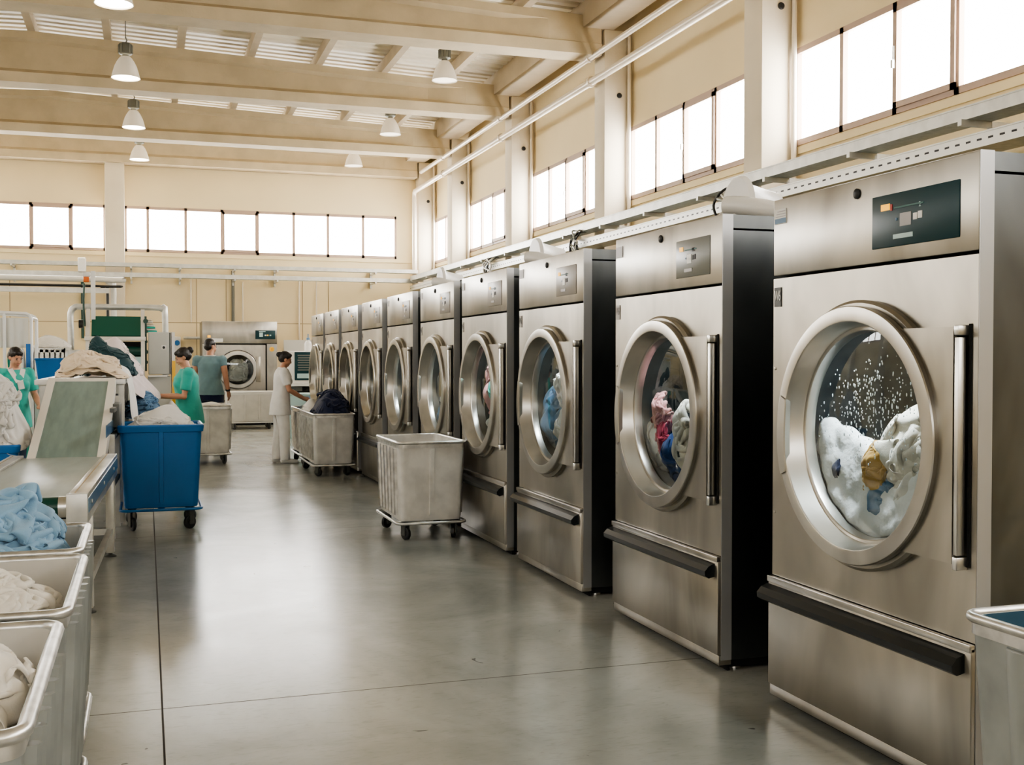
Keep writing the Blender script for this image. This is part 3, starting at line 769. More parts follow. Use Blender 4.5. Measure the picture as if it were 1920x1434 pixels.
# ------------------------------------------------------------------ crumpled cloth
def crumple(seed, nx, ny, lx, ly, squeeze=0.6, hfun=None, steps=70, iters=7, grav=1.2, clamp=None, amp=0.35, lift=0.0, fold=None, stiff=0.5, thick=0.0):
    """Relaxes a sheet of nx*ny points (rest size lx*ly, pushed together to squeeze times that) over the surface hfun(x,y). Returns array (nx,ny,3)."""
    rs = np.random.RandomState(seed)
    dx, dy = lx / (nx - 1), ly / (ny - 1)
    u = np.linspace(-0.5, 0.5, nx)[:, None] * np.ones((1, ny)); v = np.linspace(-0.5, 0.5, ny)[None, :] * np.ones((nx, 1))
    P = np.stack([u * lx * squeeze, v * ly * squeeze, np.zeros_like(u)], -1)
    # low-frequency seeds for the folds
    z = np.zeros_like(u); sx = np.zeros_like(u); sy = np.zeros_like(u)
    for k in range(9):
        f = rs.uniform(1.2, 5.5); a = rs.uniform(0, 2 * PI); ph = rs.uniform(0, 2 * PI)
        w = np.sin((u * math.cos(a) * lx + v * math.sin(a) * ly) / max(lx, ly) * f * 2 * PI + ph)
        z += w / f ** 0.6
        f2 = rs.uniform(1, 3); sx += np.sin((u * math.sin(a) + v * math.cos(a)) * f2 * 6.28 + ph * 2) / f2; sy += np.cos((u * math.cos(a) - v * math.sin(a)) * f2 * 6.28 + ph * 3) / f2
    s = min(lx, ly)
    P[..., 0] += sx * 0.03 * s; P[..., 1] += sy * 0.03 * s
    P[..., 2] = z * amp * 0.12 * s + rs.randn(nx, ny) * 0.004 * s
    if hfun is not None: P[..., 2] += hfun(P[..., 0], P[..., 1]) + 0.05 * s + lift
    V = np.zeros_like(P); dt = 0.03
    def con(A, B, L, k):
        d = B - A; n = np.sqrt((d * d).sum(-1, keepdims=True)) + 1e-9
        c = d * ((n - L) / n * 0.5 * k); A += c; B -= c
    dg = math.hypot(dx, dy)
    for st in range(steps):
        V[..., 2] -= grav * dt; V *= 0.93
        O = P.copy(); P = P + V * dt
        for it in range(iters):
            for o in (0, 1):
                n2 = (nx - o) // 2 * 2; m2 = (ny - o) // 2 * 2
                con(P[o:o + n2:2], P[o + 1:o + n2:2], dx, 1.0)
                con(P[:, o:o + m2:2], P[:, o + 1:o + m2:2], dy, 1.0)
                con(P[o:o + n2:2, :-1], P[o + 1:o + n2:2, 1:], dg, 0.5)
                con(P[o:o + n2:2, 1:], P[o + 1:o + n2:2, :-1], dg, 0.5)
            for o in (0, 1, 2, 3):
                n4 = (nx - o) // 4 * 4; m4 = (ny - o) // 4 * 4
                if n4 >= 4: con(P[o:o + n4:4], P[o + 2:o + n4:4], dx * 2, stiff)
                if m4 >= 4: con(P[:, o:o + m4:4], P[:, o + 2:o + m4:4], dy * 2, stiff)
            if clamp is not None:
                P[..., 0] = np.clip(P[..., 0], clamp[0], clamp[1]); P[..., 1] = np.clip(P[..., 1], clamp[2], clamp[3])
            if hfun is not None:
                h = hfun(P[..., 0], P[..., 1]) + thick
                low = P[..., 2] < h
                P[..., 2] = np.where(low, h, P[..., 2])
        V = (P - O) / dt
        if hfun is not None:
            V[..., 0] = np.where(low, V[..., 0] * 0.5, V[..., 0]); V[..., 1] = np.where(low, V[..., 1] * 0.5, V[..., 1])
    return P

def cloth_obj(name, P, m, parent=None, loc=(0, 0, 0), rotz=0.0, sub=1, thick=0.004):
    nx, ny = P.shape[:2]
    me = bpy.data.meshes.new(name)
    vs = P.reshape(-1, 3).tolist()
    fs = [(i * ny + j, (i + 1) * ny + j, (i + 1) * ny + j + 1, i * ny + j + 1) for i in range(nx - 1) for j in range(ny - 1)]
    me.from_pydata(vs, [], fs); me.materials.append(m)
    for p in me.polygons: p.use_smooth = True
    o = bpy.data.objects.new(name, me); C.objects.link(o)
    o.location = loc; o.rotation_euler[2] = rotz
    if parent is not None: o.parent = parent
    s = o.modifiers.new('thickness', 'SOLIDIFY'); s.thickness = thick; s.offset = 0
    if sub:
        q = o.modifiers.new('smooth', 'SUBSURF'); q.levels = sub; q.render_levels = sub
    return o
def dome(rx, ry, h, p=2.0, base=0.0):
    def f(x, y):
        r = np.clip(np.abs(x / rx) ** p + np.abs(y / ry) ** p, 0, 1)
        return base + h * (1 - r) ** 0.75
    return f
def lumps(seed, rx, ry, h, n=7, base=0.0):
    rs = np.random.RandomState(seed); cs = [(rs.uniform(-.6, .6) * rx, rs.uniform(-.6, .6) * ry, rs.uniform(.22, .4) * min(rx, ry) * 1.3, rs.uniform(.1, .35) * h) for _ in range(n)]
    d = dome(rx, ry, h, 2.2, base)
    def f(x, y):
        z = d(x, y)
        for a, b, r, k in cs: z = z + k * np.exp(-((x - a) ** 2 + (y - b) ** 2) / (r * r))
        return z
    return f
# ------------------------------------------------------------------ people
def remeshed(mb, name, m, parent, voxel=0.009, smooth_it=3, wrinkle=0.0, wfreq=9, seed=0):
    bmesh.ops.recalc_face_normals(mb.bm, faces=mb.bm.faces)
    me = bpy.data.meshes.new(name + '_src'); mb.bm.to_mesh(me); mb.bm.free()
    o = bpy.data.objects.new(name + '_src', me); C.objects.link(o)
    r = o.modifiers.new('r', 'REMESH'); r.mode = 'VOXEL'; r.voxel_size = voxel
    s = o.modifiers.new('s', 'SMOOTH'); s.iterations = smooth_it; s.factor = 0.5
    bpy.context.view_layer.update()
    me2 = bpy.data.meshes.new_from_object(o.evaluated_get(bpy.context.evaluated_depsgraph_get()))
    bpy.data.objects.remove(o); bpy.data.meshes.remove(me)
    me2.name = name
    if wrinkle:
        off = Vector((seed * 3.1, seed * 1.7, 0))
        for v in me2.vertices:
            p = v.co; n_ = v.normal
            k = noise.noise(Vector((p.x * wfreq, p.y * wfreq, p.z * wfreq * 0.45)) + off)
            k2 = 1 - abs(noise.noise(Vector((p.x * wfreq * 1.7 + p.z * 6, p.y * wfreq * 1.7, p.z * wfreq * 0.8)) - off)) * 2
            v.co = p + n_ * (k * wrinkle + k2 * wrinkle * 0.6)
    for p in me2.polygons: p.use_smooth = True
    me2.materials.clear(); me2.materials.append(m)
    o = bpy.data.objects.new(name, me2); C.objects.link(o)
    if parent is not None: o.parent = parent
    return o
def capsule(mb, pts, radii, seg=14):
    pts = [Vector(p) for p in pts]
    mb.tube(pts, 0.01, seg, True, radii=radii)
    for p, r in zip(pts, radii): mb.ellipsoid(p, r, r, r, 14, 10)
def loft(mb, secs, seg=28):
    rows = []
    for c, rx, ry, ang in secs:
        R = Matrix.Rotation(ang, 3, 'X')
        rows.append([Vector(c) + R @ Vector((rx * math.cos(2 * PI * k / seg), ry * math.sin(2 * PI * k / seg), 0)) for k in range(seg)])
    V = [[mb.bm.verts.new(p) for p in r] for r in rows]
    for i in range(len(V) - 1):
        for j in range(seg): mb._f([V[i][j], V[i][(j + 1) % seg], V[i + 1][(j + 1) % seg], V[i + 1][j]])
    mb._f(list(reversed(V[0]))); mb._f(V[-1])

def person(label, loc, rotz, h, top, trousers, shoes, arms, lean=0.0, headpitch=10, headyaw=0, hair='bun', girth=1.0, hem=0.74, top_name='tunic', sleeve=0.6, female=True, extra=None, hold=0.4, stride=0.0):
    """figure modelled facing -Y at 1.65 m, scaled to h. arms: [(elbow, wrist, hand_dir)] for the -x (its right) and +x side"""
    s = h / 1.65
    la = math.radians(lean)
    def U(p):  # lean the upper body about the hips
        p = Vector(p)
        w = min(1.0, max(0.0, (p.z - 0.88) / 0.2))
        q = Matrix.Rotation(-(-la) * w, 3, 'X') @ (p - Vector((0, 0, 0.9))) + Vector((0, 0, 0.9))
        return q
    g = girth
    b = MB()
    hips = [Vector((-0.088 * g, 0, 0.87)), Vector((0.088 * g, 0, 0.87))]
    feet = [Vector((-0.095, -stride, 0.075)), Vector((0.095, stride, 0.075))]
    for i in (0, 1):
        a = feet[i]; kn = (hips[i] + a) / 2 + Vector((0, -0.02, 0.03))
        capsule(b, [hips[i], hips[i].lerp(kn, 0.5), kn, kn.lerp(a, 0.35), a], [0.088 * g, 0.076 * g, 0.056, 0.052, 0.038])
        capsule(b, [a + Vector((0, 0.02, -0.03)), a + Vector((0, -0.09, -0.045)), a + Vector((0, -0.15, -0.05))], [0.036, 0.032, 0.022])
    sh = 0.168 if female else 0.182
    spine = [((0, 0.005, 0.80), 0.15 * g, 0.105 * g), ((0, 0.005, 0.90), 0.165 * g, 0.118 * g), ((0, 0, 1.0), 0.15 * g, 0.11 * g), ((0, 0, 1.08), 0.135 * g, 0.1 * g), ((0, -0.005, 1.2), 0.148 * g, 0.112 * g), ((0, -0.0, 1.30), 0.155 * g, 0.108 * g), ((0, 0.01, 1.37), 0.13, 0.085), ((0, 0.012, 1.415), 0.07, 0.06)]
    loft(b, [(U(c), rx, ry, la if c[2] > 0.95 else 0) for c, rx, ry in spine])
    if female:
        for sx in (-1, 1): p = U((sx * 0.07, -0.085 * g, 1.23)); b.ellipsoid(p, 0.055, 0.042, 0.055, 16, 10)
    capsule(b, [U((0, 0.012, 1.38)), U((0, 0.0, 1.44)), U((0, -0.01, 1.50))], [0.062, 0.052, 0.05])
    # head
    HC = U((0, -0.022, 1.55)); HR = Matrix.Rotation(math.radians(headyaw), 3, 'Z') @ Matrix.Rotation(math.radians(headpitch) + la, 3, 'X')
    def Hd(p): return HR @ Vector(p) + HC
    hm = MB()
    def hell(mb, c, rx, ry, rz, u=20, v=14):
        k_ = 0.92
        mb.ellipsoid(Vector(c) * k_, rx * k_, ry * k_, rz * k_, u, v, fn=lambda p: Hd(p))
    hell(b, (0, 0.012, 0.025), 0.074, 0.092, 0.085); hell(b, (0, -0.03, -0.025), 0.06, 0.064, 0.082); hell(b, (0, -0.06, -0.085), 0.034, 0.028, 0.026)
    hell(b, (0, -0.094, -0.02), 0.012, 0.012, 0.024); hell(b, (0, -0.103, -0.034), 0.015, 0.014, 0.011)
    for sx in (-1, 1):
        hell(b, (sx * 0.073, 0.012, -0.015), 0.01, 0.02, 0.032); hell(b, (sx * 0.036, -0.062, -0.036), 0.024, 0.026, 0.024)
    # arms and hands
    hands = []
    for i, sx in ((0, -1), (1, 1)):
        el, wr, hd = arms[i]
        S = U((sx * sh, 0.012, 1.355)); E = Vector(el); W = Vector(wr)
        capsule(b, [U((sx * 0.1, 0.012, 1.36)), S, S.lerp(E, 0.5), E, E.lerp(W, 0.35), W], [0.055, 0.056, 0.046, 0.038, 0.039, 0.026])
        d = Vector(hd).normalized(); side = d.cross(Vector((0, 0, 1)))
        side = side.normalized() if side.length > 0.1 else Vector((0, 1, 0)) if abs(d.y) < 0.5 else Vector((1, 0, 0))
        if i == 0: side = -side
        # for a hanging hand the palm faces the thigh
        if d.z < -0.8: side = Vector((0, -1, 0)); 
        dn = d.cross(side).normalized()
        if dn.z > 0 and d.z > -0.8: dn = -dn
        if d.z < -0.8: dn = Vector((-sx, 0, 0))
        b.tube([W - d * 0.01, W + d * 0.03, W + d * 0.085], 0.02, 12, True, radii=[0.024, 0.029, 0.03])
        for k in range(-2, 3): b.ellipsoid(W + d * 0.055 + side * 0.011 * k, 0.016, 0.016, 0.016, 10, 8)
        for k, L in enumerate((0.068, 0.078, 0.074, 0.058)):
            o_ = W + d * 0.085 + side * (0.030 - 0.0195 * k)
            p1 = o_ + (d + dn * hold * 0.5).normalized() * L * 0.45; p2 = p1 + (d + dn * hold * 1.4).normalized() * L * 0.32; p3 = p2 + (d * 0.7 + dn * hold * 2).normalized() * L * 0.25
            capsule(b, [o_, p1, p2, p3], [0.0095, 0.009, 0.008, 0.007], 8)
        t0 = W + d * 0.03 + side * 0.026; t1 = t0 + (d * 0.7 + side * 0.7).normalized() * 0.035; t2 = t1 + (d + side * 0.15 + dn * hold * 0.6).normalized() * 0.03
        capsule(b, [t0, t1, t2], [0.013, 0.0105, 0.009], 8)
        hands.append(W)
    body = remeshed(b, 'person', M['skin'], None, 0.0095, 2)
    body.location = loc; body.rotation_euler[2] = rotz; body.scale = (s, s, s)
    tag(body, label, 'person')
    # face
    for sx in (-1, 1):
        e = MB(); hell(e, (sx * 0.031, -0.0835, 0.004), 0.011, 0.006, 0.0055, 12, 8); e.build('eye', M['eye'], body, smooth=0)
        e = MB(); hell(e, (sx * 0.032, -0.085, 0.025), 0.017, 0.006, 0.0035, 12, 8); e.build('eyebrow', M['hair'], body, smooth=0)
    e = MB(); hell(e, (0, -0.0925, -0.064), 0.02, 0.007, 0.0065, 12, 8); e.build('mouth', M['lip'], body, smooth=0)
    # hair
    e = MB()
    if hair == 'short':
        hell(e, (0, 0.022, 0.04), 0.08, 0.092, 0.08); hell(e, (0, 0.05, -0.01), 0.07, 0.062, 0.07)
    else:
        hell(e, (0, 0.022, 0.038), 0.083, 0.096, 0.086); hell(e, (0, 0.042, -0.005), 0.08, 0.078, 0.07); hell(e, (0, -0.045, 0.078), 0.055, 0.035, 0.03)
        if hair == 'bun': hell(e, (0, 0.125, 0.035), 0.043, 0.042, 0.046); hell(e, (0, 0.10, 0.02), 0.035, 0.03, 0.035)
    remeshed(e, 'hair', M['hair'], body, 0.008, 1, 0.004, 30)
    # top
    c = MB(); k = 0.016
    sec = [((0, 0.003, hem), (0.168 if female else 0.17) * g + 0.035, 0.125 * g + 0.032)] + [((0, 0.003, 0.88), 0.168 * g + 0.024, 0.12 * g + 0.022)] + [((x, y, z), rx + k, ry + k) for (x, y, z), rx, ry in spine[2:6]] + [((0, 0.01, 1.372), 0.135, 0.095), ((0, 0.008, 1.405), 0.082, 0.074)]
    loft(c, [(U(p), rx, ry, la if p[2] > 0.95 else 0) for p, rx, ry in sec])
    if female:
        for sx in (-1, 1): c.ellipsoid(U((sx * 0.068, -0.088 * g, 1.225)), 0.074, 0.052, 0.066, 16, 10)
    for i, sx in ((0, -1), (1, 1)):
        S = U((sx * sh, 0.012, 1.355)); E = Vector(arms[i][0]); W = Vector(arms[i][1])
        pts = [U((sx * 0.09, 0.012, 1.355)), S, S.lerp(E, sleeve * 0.5), S.lerp(E, sleeve)]
        if sleeve > 0.05: capsule_open(c, pts, [0.062, 0.068, 0.062, 0.062] if female else [0.06, 0.064, 0.058, 0.056])
        else: capsule_open(c, [pts[0], S], [0.062, 0.07])
    tp = remeshed(c, top_name, top, body, 0.010, 4, 0.006, 8, seed=len(label))
    cl = MB(); pts = [U((0.082 * math.cos(a), 0.006 + 0.07 * math.sin(a), 1.41 - 0.02 * (math.sin(a) < -0.5))) for a in [2 * PI * q / 20 for q in range(20)]]
    cl.tube(pts, 0.009, 8, closed=True); cl.build('collar', extra or top, tp, smooth=60)
    # trousers
    t = MB()
    loft(t, [((0, 0.005, 0.78), 0.165 * g, 0.12 * g, 0), ((0, 0.005, 0.90), 0.172 * g, 0.127 * g, 0), ((0, 0.0, 1.0), 0.155 * g, 0.118 * g, 0)])
    for i in (0, 1):
        a = feet[i]; kn = (hips[i] + a) / 2 + Vector((0, -0.015, 0.03))
        capsule_open(t, [hips[i], hips[i].lerp(kn, 0.5), kn, kn.lerp(a, 0.5), a + Vector((0, 0, -0.02))], [0.1 * g, 0.09 * g, 0.077, 0.074, 0.072])
    remeshed(t, 'trousers', trousers, body, 0.010, 3, 0.007, 7, seed=3)
    for i in (0, 1):
        f = MB(); a = feet[i]
        capsule(f, [a + Vector((0, 0.035, -0.035)), a + Vector((0, -0.03, -0.03)), a + Vector((0, -0.10, -0.042)), a + Vector((0, -0.165, -0.047))], [0.04, 0.042, 0.036, 0.028])
        o = remeshed(f, 'shoe', shoes, body, 0.008, 1)
        for v in o.data.vertices: v.co.z = max(v.co.z, 0.0)
    return body, hands, U
def capsule_open(mb, pts, radii):
    pts = [Vector(p) for p in pts]; mb.tube(pts, 0.01, 16, True, radii=radii)
    for p, r in zip(pts[:-1], radii[:-1]): mb.ellipsoid(p, r, r, r, 14, 10)
R_ = math.radians
# woman in white, side on, working at the bins
person('woman in white tunic and trousers bending towards the laundry bins, dark hair in a bun', (1.86, 16.5, 0), R_(92), 1.63, M['c_uniform'], M['c_uniform'], M['white'],
       [((-0.2, -0.10, 1.09), (-0.12, -0.34, 0.95), (0.1, -1, -0.25)), ((0.2, -0.12, 1.10), (0.12, -0.36, 0.96), (-0.1, -1, -0.25))], lean=5, headpitch=14, girth=1.02, hem=0.72, top_name='tunic', sleeve=0.72, stride=0.05)
# woman in teal, other way round
person('woman in teal scrubs with dark bun reaching for a sheet at the sorting table', (0.49, 14.2, 0), R_(-88), 1.66, M['c_teal'], M['c_teal'], M['white'],
       [((-0.21, -0.06, 1.06), (-0.13, -0.30, 1.06), (0.1, -1, 0.0)), ((0.21, -0.07, 1.07), (0.12, -0.31, 1.08), (-0.1, -1, 0.0))], lean=4, headpitch=24, girth=1.2, hem=0.74, top_name='scrub_top', sleeve=0.75, extra=M['c_teal_dark'])
# man seen from behind
b_, hn, _ = person('man in grey shirt and dark trousers standing with his back turned at the dryer', (0.95, 18.2, 0), R_(160), 1.84, M['c_greyteal'], M['c_navy'], M['black'],
       [((-0.235, 0.02, 1.10), (-0.24, -0.08, 0.90), (0.0, -0.5, -0.85)), ((0.235, 0.0, 1.10), (0.2, -0.16, 0.92), (0, -0.9, -0.3))], lean=2, headpitch=8, headyaw=-30, hair='short', girth=1.06, hem=0.86, top_name='shirt', sleeve=0.35, female=False, extra=M['c_grey'])
w_ = hn[0] + Vector((0, 0.02, 0.03)); MB().tube([w_ + Vector((0, 0.006, 0.012)), w_ - Vector((0, 0.006, 0.012))], 0.034, 16).build('wristwatch', M['black'], b_, smooth=40)
# woman at the left edge
b_, hn, U_ = person('woman at the left edge in teal scrubs with white collar, behind the white heap', (-1.50, 14.25, 0), R_(28), 1.66, M['c_teal'], M['c_teal'], M['white'],
       [((-0.23, -0.10, 1.12), (-0.16, -0.32, 1.02), (0.1, -1, -0.3)), ((0.23, -0.06, 1.10), (0.2, -0.26, 0.98), (0, -1, -0.4))], lean=6, headpitch=20, headyaw=8, hair='tied', girth=1.08, hem=0.72, top_name='scrub_top', sleeve=0.8, extra=M['c_white'])
v = MB()
for sx in (-1, 1):
    v.bar(U_((sx * 0.075, -0.06, 1.415)), U_((0.01 * sx, -0.142, 1.27)), 0.055, 0.012, up=(0, -1, 0.3))
v.bar(U_((0.01, -0.145, 1.28)), U_((0.03, -0.15, 1.19)), 0.07, 0.01, up=(0, -1, 0.2))
v.build('white_neckerchief', M['c_white'], b_, smooth=40)

# foam in the nearest machine
f = MB(); rs = random.Random(5)
for k in range(260):
    a = rs.uniform(0, 1); yy = -0.40 + 0.80 * a
    top = 1.10 + 0.17 * max(0, (a - 0.5) / 0.5) ** 0.8 - 0.10 * math.exp(-((a - 0.42) / 0.16) ** 2)
    lo = CZ - math.sqrt(max(0.0, 0.41 ** 2 - yy * yy)) + 0.0
    if top <= lo: continue
    zz = rs.uniform(lo, top); r0 = rs.uniform(0.03, 0.065)
    xx = 0.088 + (zz - lo) * 0.14 + rs.uniform(0, 0.015)
    f.ellipsoid((xx, yy, zz), r0 * 0.8, r0, r0, 12, 8)
o = remeshed(f, 'soap_foam', M['foam'], None, 0.010, 22, 0.003, 30, 2)
for v in o.data.vertices:
    q = math.hypot(v.co.y, v.co.z - CZ)
    lim = 0.40 if v.co.x < 0.07 else 0.44
    if q > lim: v.co.y *= lim / q; v.co.z = CZ + (v.co.z - CZ) * lim / q
    v.co.x = max(v.co.x + 0.006, 0.040 + 0.017 * (min(q, 0.41) / 0.4065) ** 2)
o.location = (2.67, WY[0], 0); tag(o, 'white soap suds filling the lower part of the nearest washer', 'foam', kind='stuff')
# ------------------------------------------------------------------ bins
def rrect(hx, hy, r, n=5):
    pts = []
    for cx, cy, a0 in ((hx - r, hy - r, 0), (-hx + r, hy - r, 90), (-hx + r, -hy + r, 180), (hx - r, -hy + r, 270)):
        for k in range(n + 1):
            a = math.radians(a0 + 90 * k / n); pts.append((cx + r * math.cos(a), cy + r * math.sin(a)))
    return pts
def make_bin(label, cat, x0, x1, y0, y1, H, shell, inner=None, rimm='rim', taper=0.93, xribs=7, yribs=(0,), group='laundry bins on casters', rim_r=0.014, lip=False, wheel=0.055, corner=0.05, frame_m='rim', zb=0.16, plate=None, zbase=0.0):
    cx, cy = (x0 + x1) / 2, (y0 + y1) / 2; hx, hy = (x1 - x0) / 2 - rim_r, (y1 - y0) / 2 - rim_r
    root = thing('laundry_bin', label, cat, (cx, cy, zbase), 0, group)
    b = MB(); rows = []
    def ring(f, z, inset=0.0):
        return [(px, py, z) for px, py in rrect(hx * f - inset, hy * f - inset, corner)]
    sect = [(taper - 0.06, zb, 0), (taper - 0.015, zb + 0.006, 0), (taper, zb + 0.035, 0)]
    for k in range(1, 9):
        t = k / 8; sect.append((taper + (1 - taper) * t, zb + 0.035 + (H - zb - 0.035) * t, 0))
    sect += [(1.0, H, 0.014)]
    for k in range(7, -1, -1):
        t = k / 8; sect.append((taper + (1 - taper) * t, zb + 0.035 + (H - zb - 0.035) * t, 0.014))
    sect += [(taper - 0.06, zb + 0.02, 0.014)]
    V = [[b.bm.verts.new(p) for p in ring(f, z, i)] for f, z, i in sect]; n = len(V[0])
    for i in range(len(V) - 1):
        b.mi = 1 if i >= 11 else 0
        for j in range(n): b._f([V[i][j], V[i][(j + 1) % n], V[i + 1][(j + 1) % n], V[i + 1][j]])
    b.mi = 0; b._f(list(reversed(V[0]))); b.mi = 1; b._f(V[-1]); b.mi = 0
    def side(f, z): return hx * f, hy * f
    zt = H - 0.05; zl = zb + 0.05
    def fr(z): return taper + (1 - taper) * max(0, (z - zb - 0.035) / (H - zb - 0.035))
    for s in (-1, 1):
        for k in range(xribs):
            u = (k + 0.5) / xribs * 2 - 1
            wv = hy * 0.86 / max(xribs, 1) * 0.42
            sec = []
            for z in (zl, zt):
                f = fr(z); X = s * hx * f; Y = u * hy * 0.88 * f
                sec.append([(X - s * 0.004, Y - wv, z), (X + s * 0.022, Y - wv * 0.6, z), (X + s * 0.03, Y, z), (X + s * 0.022, Y + wv * 0.6, z), (X - s * 0.004, Y + wv, z)])
            b.mi = 2; b.grid(sec)
            b._f([b.bm.verts.new(p) for p in sec[1]]); b._f([b.bm.verts.new(p) for p in reversed(sec[0])]); b.mi = 0
        for u in yribs:
            wv = 0.022
            sec = []
            for z in (zl, zt):
                f = fr(z); X = u * hx * f; Y = s * hy * f
                sec.append([(X - wv, Y - s * 0.004, z), (X - wv * 0.8, Y + s * 0.012, z), (X + wv * 0.8, Y + s * 0.012, z), (X + wv, Y - s * 0.004, z)])
            b.grid(sec)
            b._f([b.bm.verts.new(p) for p in sec[1]]); b._f([b.bm.verts.new(p) for p in reversed(sec[0])])
    b.build('bin_shell', [M[shell], M[inner or shell], M[rimm if rimm == 'rim' and shell != 'bincool' else shell]], root, smooth=35)
    r = MB(); r.tube([(px, py, H) for px, py in rrect(hx + 0.004, hy + 0.004, corner)], rim_r, 10, closed=True)
    if lip:
        q0 = [(px, py, H - 0.05) for px, py in rrect(hx + 0.012, hy + 0.012, corner)]; q1 = [(px, py, H) for px, py in rrect(hx + 0.018, hy + 0.018, corner)]
        A = [r.bm.verts.new(p) for p in q0]; B = [r.bm.verts.new(p) for p in q1]; C0 = [r.bm.verts.new((p[0] * 0.97, p[1] * 0.97, H - 0.055)) for p in q0]
        for j in range(len(A)): r._f([A[j], A[(j + 1) % len(A)], B[(j + 1) % len(A)], B[j]]); r._f([C0[j], C0[(j + 1) % len(A)], A[(j + 1) % len(A)], A[j]])
    else:
        q0 = rrect(hx + 0.003, hy + 0.003, corner)
        A = [r.bm.verts.new((px, py, H - 0.045)) for px, py in q0]; B = [r.bm.verts.new((px, py, H)) for px, py in q0]
        for j in range(len(A)): r._f([A[j], A[(j + 1) % len(A)], B[(j + 1) % len(A)], B[j]])
    r.build('rim', M[rimm], root, smooth=50)
    fb = MB(); fb.tube([(px, py, zb - 0.012) for px, py in rrect(hx * taper + 0.03, hy * taper + 0.03, corner + 0.01)], 0.013, 8, closed=True)
    fb.box(-hx * 0.8, hx * 0.8, -0.03, 0.03, zb - 0.02, zb); fb.box(-0.03, 0.03, -hy * 0.8, hy * 0.8, zb - 0.02, zb)
    fb.build('base_frame', M[frame_m], root, smooth=50)
    for sx in (-1, 1):
        for sy in (-1, 1):
            ox, oy = sx * hx * taper * 0.8, sy * hy * taper * 0.82
            ang = random.Random(int(cx * 97 + cy * 31 + sx * 5 + sy * 3)).uniform(0.35, 1.1) * (1 if sx * sy > 0 else -1)
            c = MB(); c.box(-0.04, 0.04, -0.035, 0.035, zb - 0.028, zb - 0.012, bev=0.004)
            c.box(-0.027, -0.02, -0.03, 0.02, wheel * 0.7, zb - 0.025); c.box(0.02, 0.027, -0.03, 0.02, wheel * 0.7, zb - 0.025)
            k = c.build('caster', M[plate or 'caster'], root, smooth=30, loc=(ox, oy, 0), rotz=ang)
            MB().lathe([(0, -0.019), (wheel * 0.45, -0.019), (wheel * 0.5, -0.014), (wheel * 0.8, -0.017), (wheel, -0.012), (wheel, 0.012), (wheel * 0.8, 0.017), (wheel * 0.5, 0.014), (wheel * 0.45, 0.019), (0, 0.019)], 22, (0, -0.012, wheel), 'x').build('wheel', M['black'], k, smooth=40)
    return root
G = 'grey laundry bins'
make_bin('grey ribbed laundry bin heaped with light blue clothes, farthest of the three at left foreground', 'laundry bin', -1.05, -0.222, 4.25, 4.94, 0.85, 'bincool', 'binin', group=G, rim_r=0.015)
make_bin('grey ribbed laundry bin of white linen standing between two other grey bins', 'laundry bin', -1.08, -0.2, 3.23, 4.16, 0.85, 'bincool', 'binin', group=G, rim_r=0.015)
make_bin('grey ribbed laundry bin in the bottom left corner, white linen deep inside', 'laundry bin', -1.06, -0.21, 2.2, 3.13, 0.85, 'bincool', 'binin', group=G, rim_r=0.016)
make_bin('grey bin with dark blue inside, standing in front of the nearest washer', 'laundry bin', 2.1, 2.95, 1.45, 2.485, 0.85, 'bincool', 'bluein', group=G, xribs=3)
make_bin('empty grey laundry bin standing alone in the aisle before the washers', 'laundry bin', 1.99, 2.595, 9.1, 10.06, 0.83, 'binvinyl', group=G, xribs=6)
make_bin('grey laundry bin heaped with navy cloth beside the washers', 'laundry bin', 2.03, 2.585, 14.35, 15.75, 0.81, 'binvinyl', group=G, xribs=8)
make_bin('grey laundry bin right in front of the woman in white', 'laundry bin', 2.08, 2.55, 16.0, 17.1, 0.80, 'binvinyl', group=G, xribs=6)
make_bin('grey laundry bin filled level with white linen, behind the woman in teal scrubs', 'laundry bin', 0.50, 1.17, 16.55, 17.35, 0.85, 'binvinyl', group=G, xribs=5)
make_bin('pale wide laundry bin in front of the dryer at the back wall', 'laundry bin', 1.63, 2.67, 24.4, 25.2, 0.80, 'binwhite', group=G, xribs=4, yribs=(-0.3, 0.32), rimm='white', frame_m='white')
make_bin('big blue plastic laundry bin with white linen, beside the conveyor', 'laundry bin', -0.25, 0.485, 10.35, 11.05, 0.935, 'blue', 'blue', 'blue', 0.90, 0, (0,), 'blue plastic bins', 0.014, True, 0.06, 0.05, 'blue', 0.2, 'caster')
make_bin('blue plastic bin at the left edge, overflowing with a tall white laundry heap', 'laundry bin', -1.72, -0.98, 9.75, 10.55, 0.83, 'blue', 'blue', 'blue', 0.92, 0, (0,), 'blue plastic bins', 0.014, True, 0.06, 0.05, 'bluedark', 0.17, 'caster')

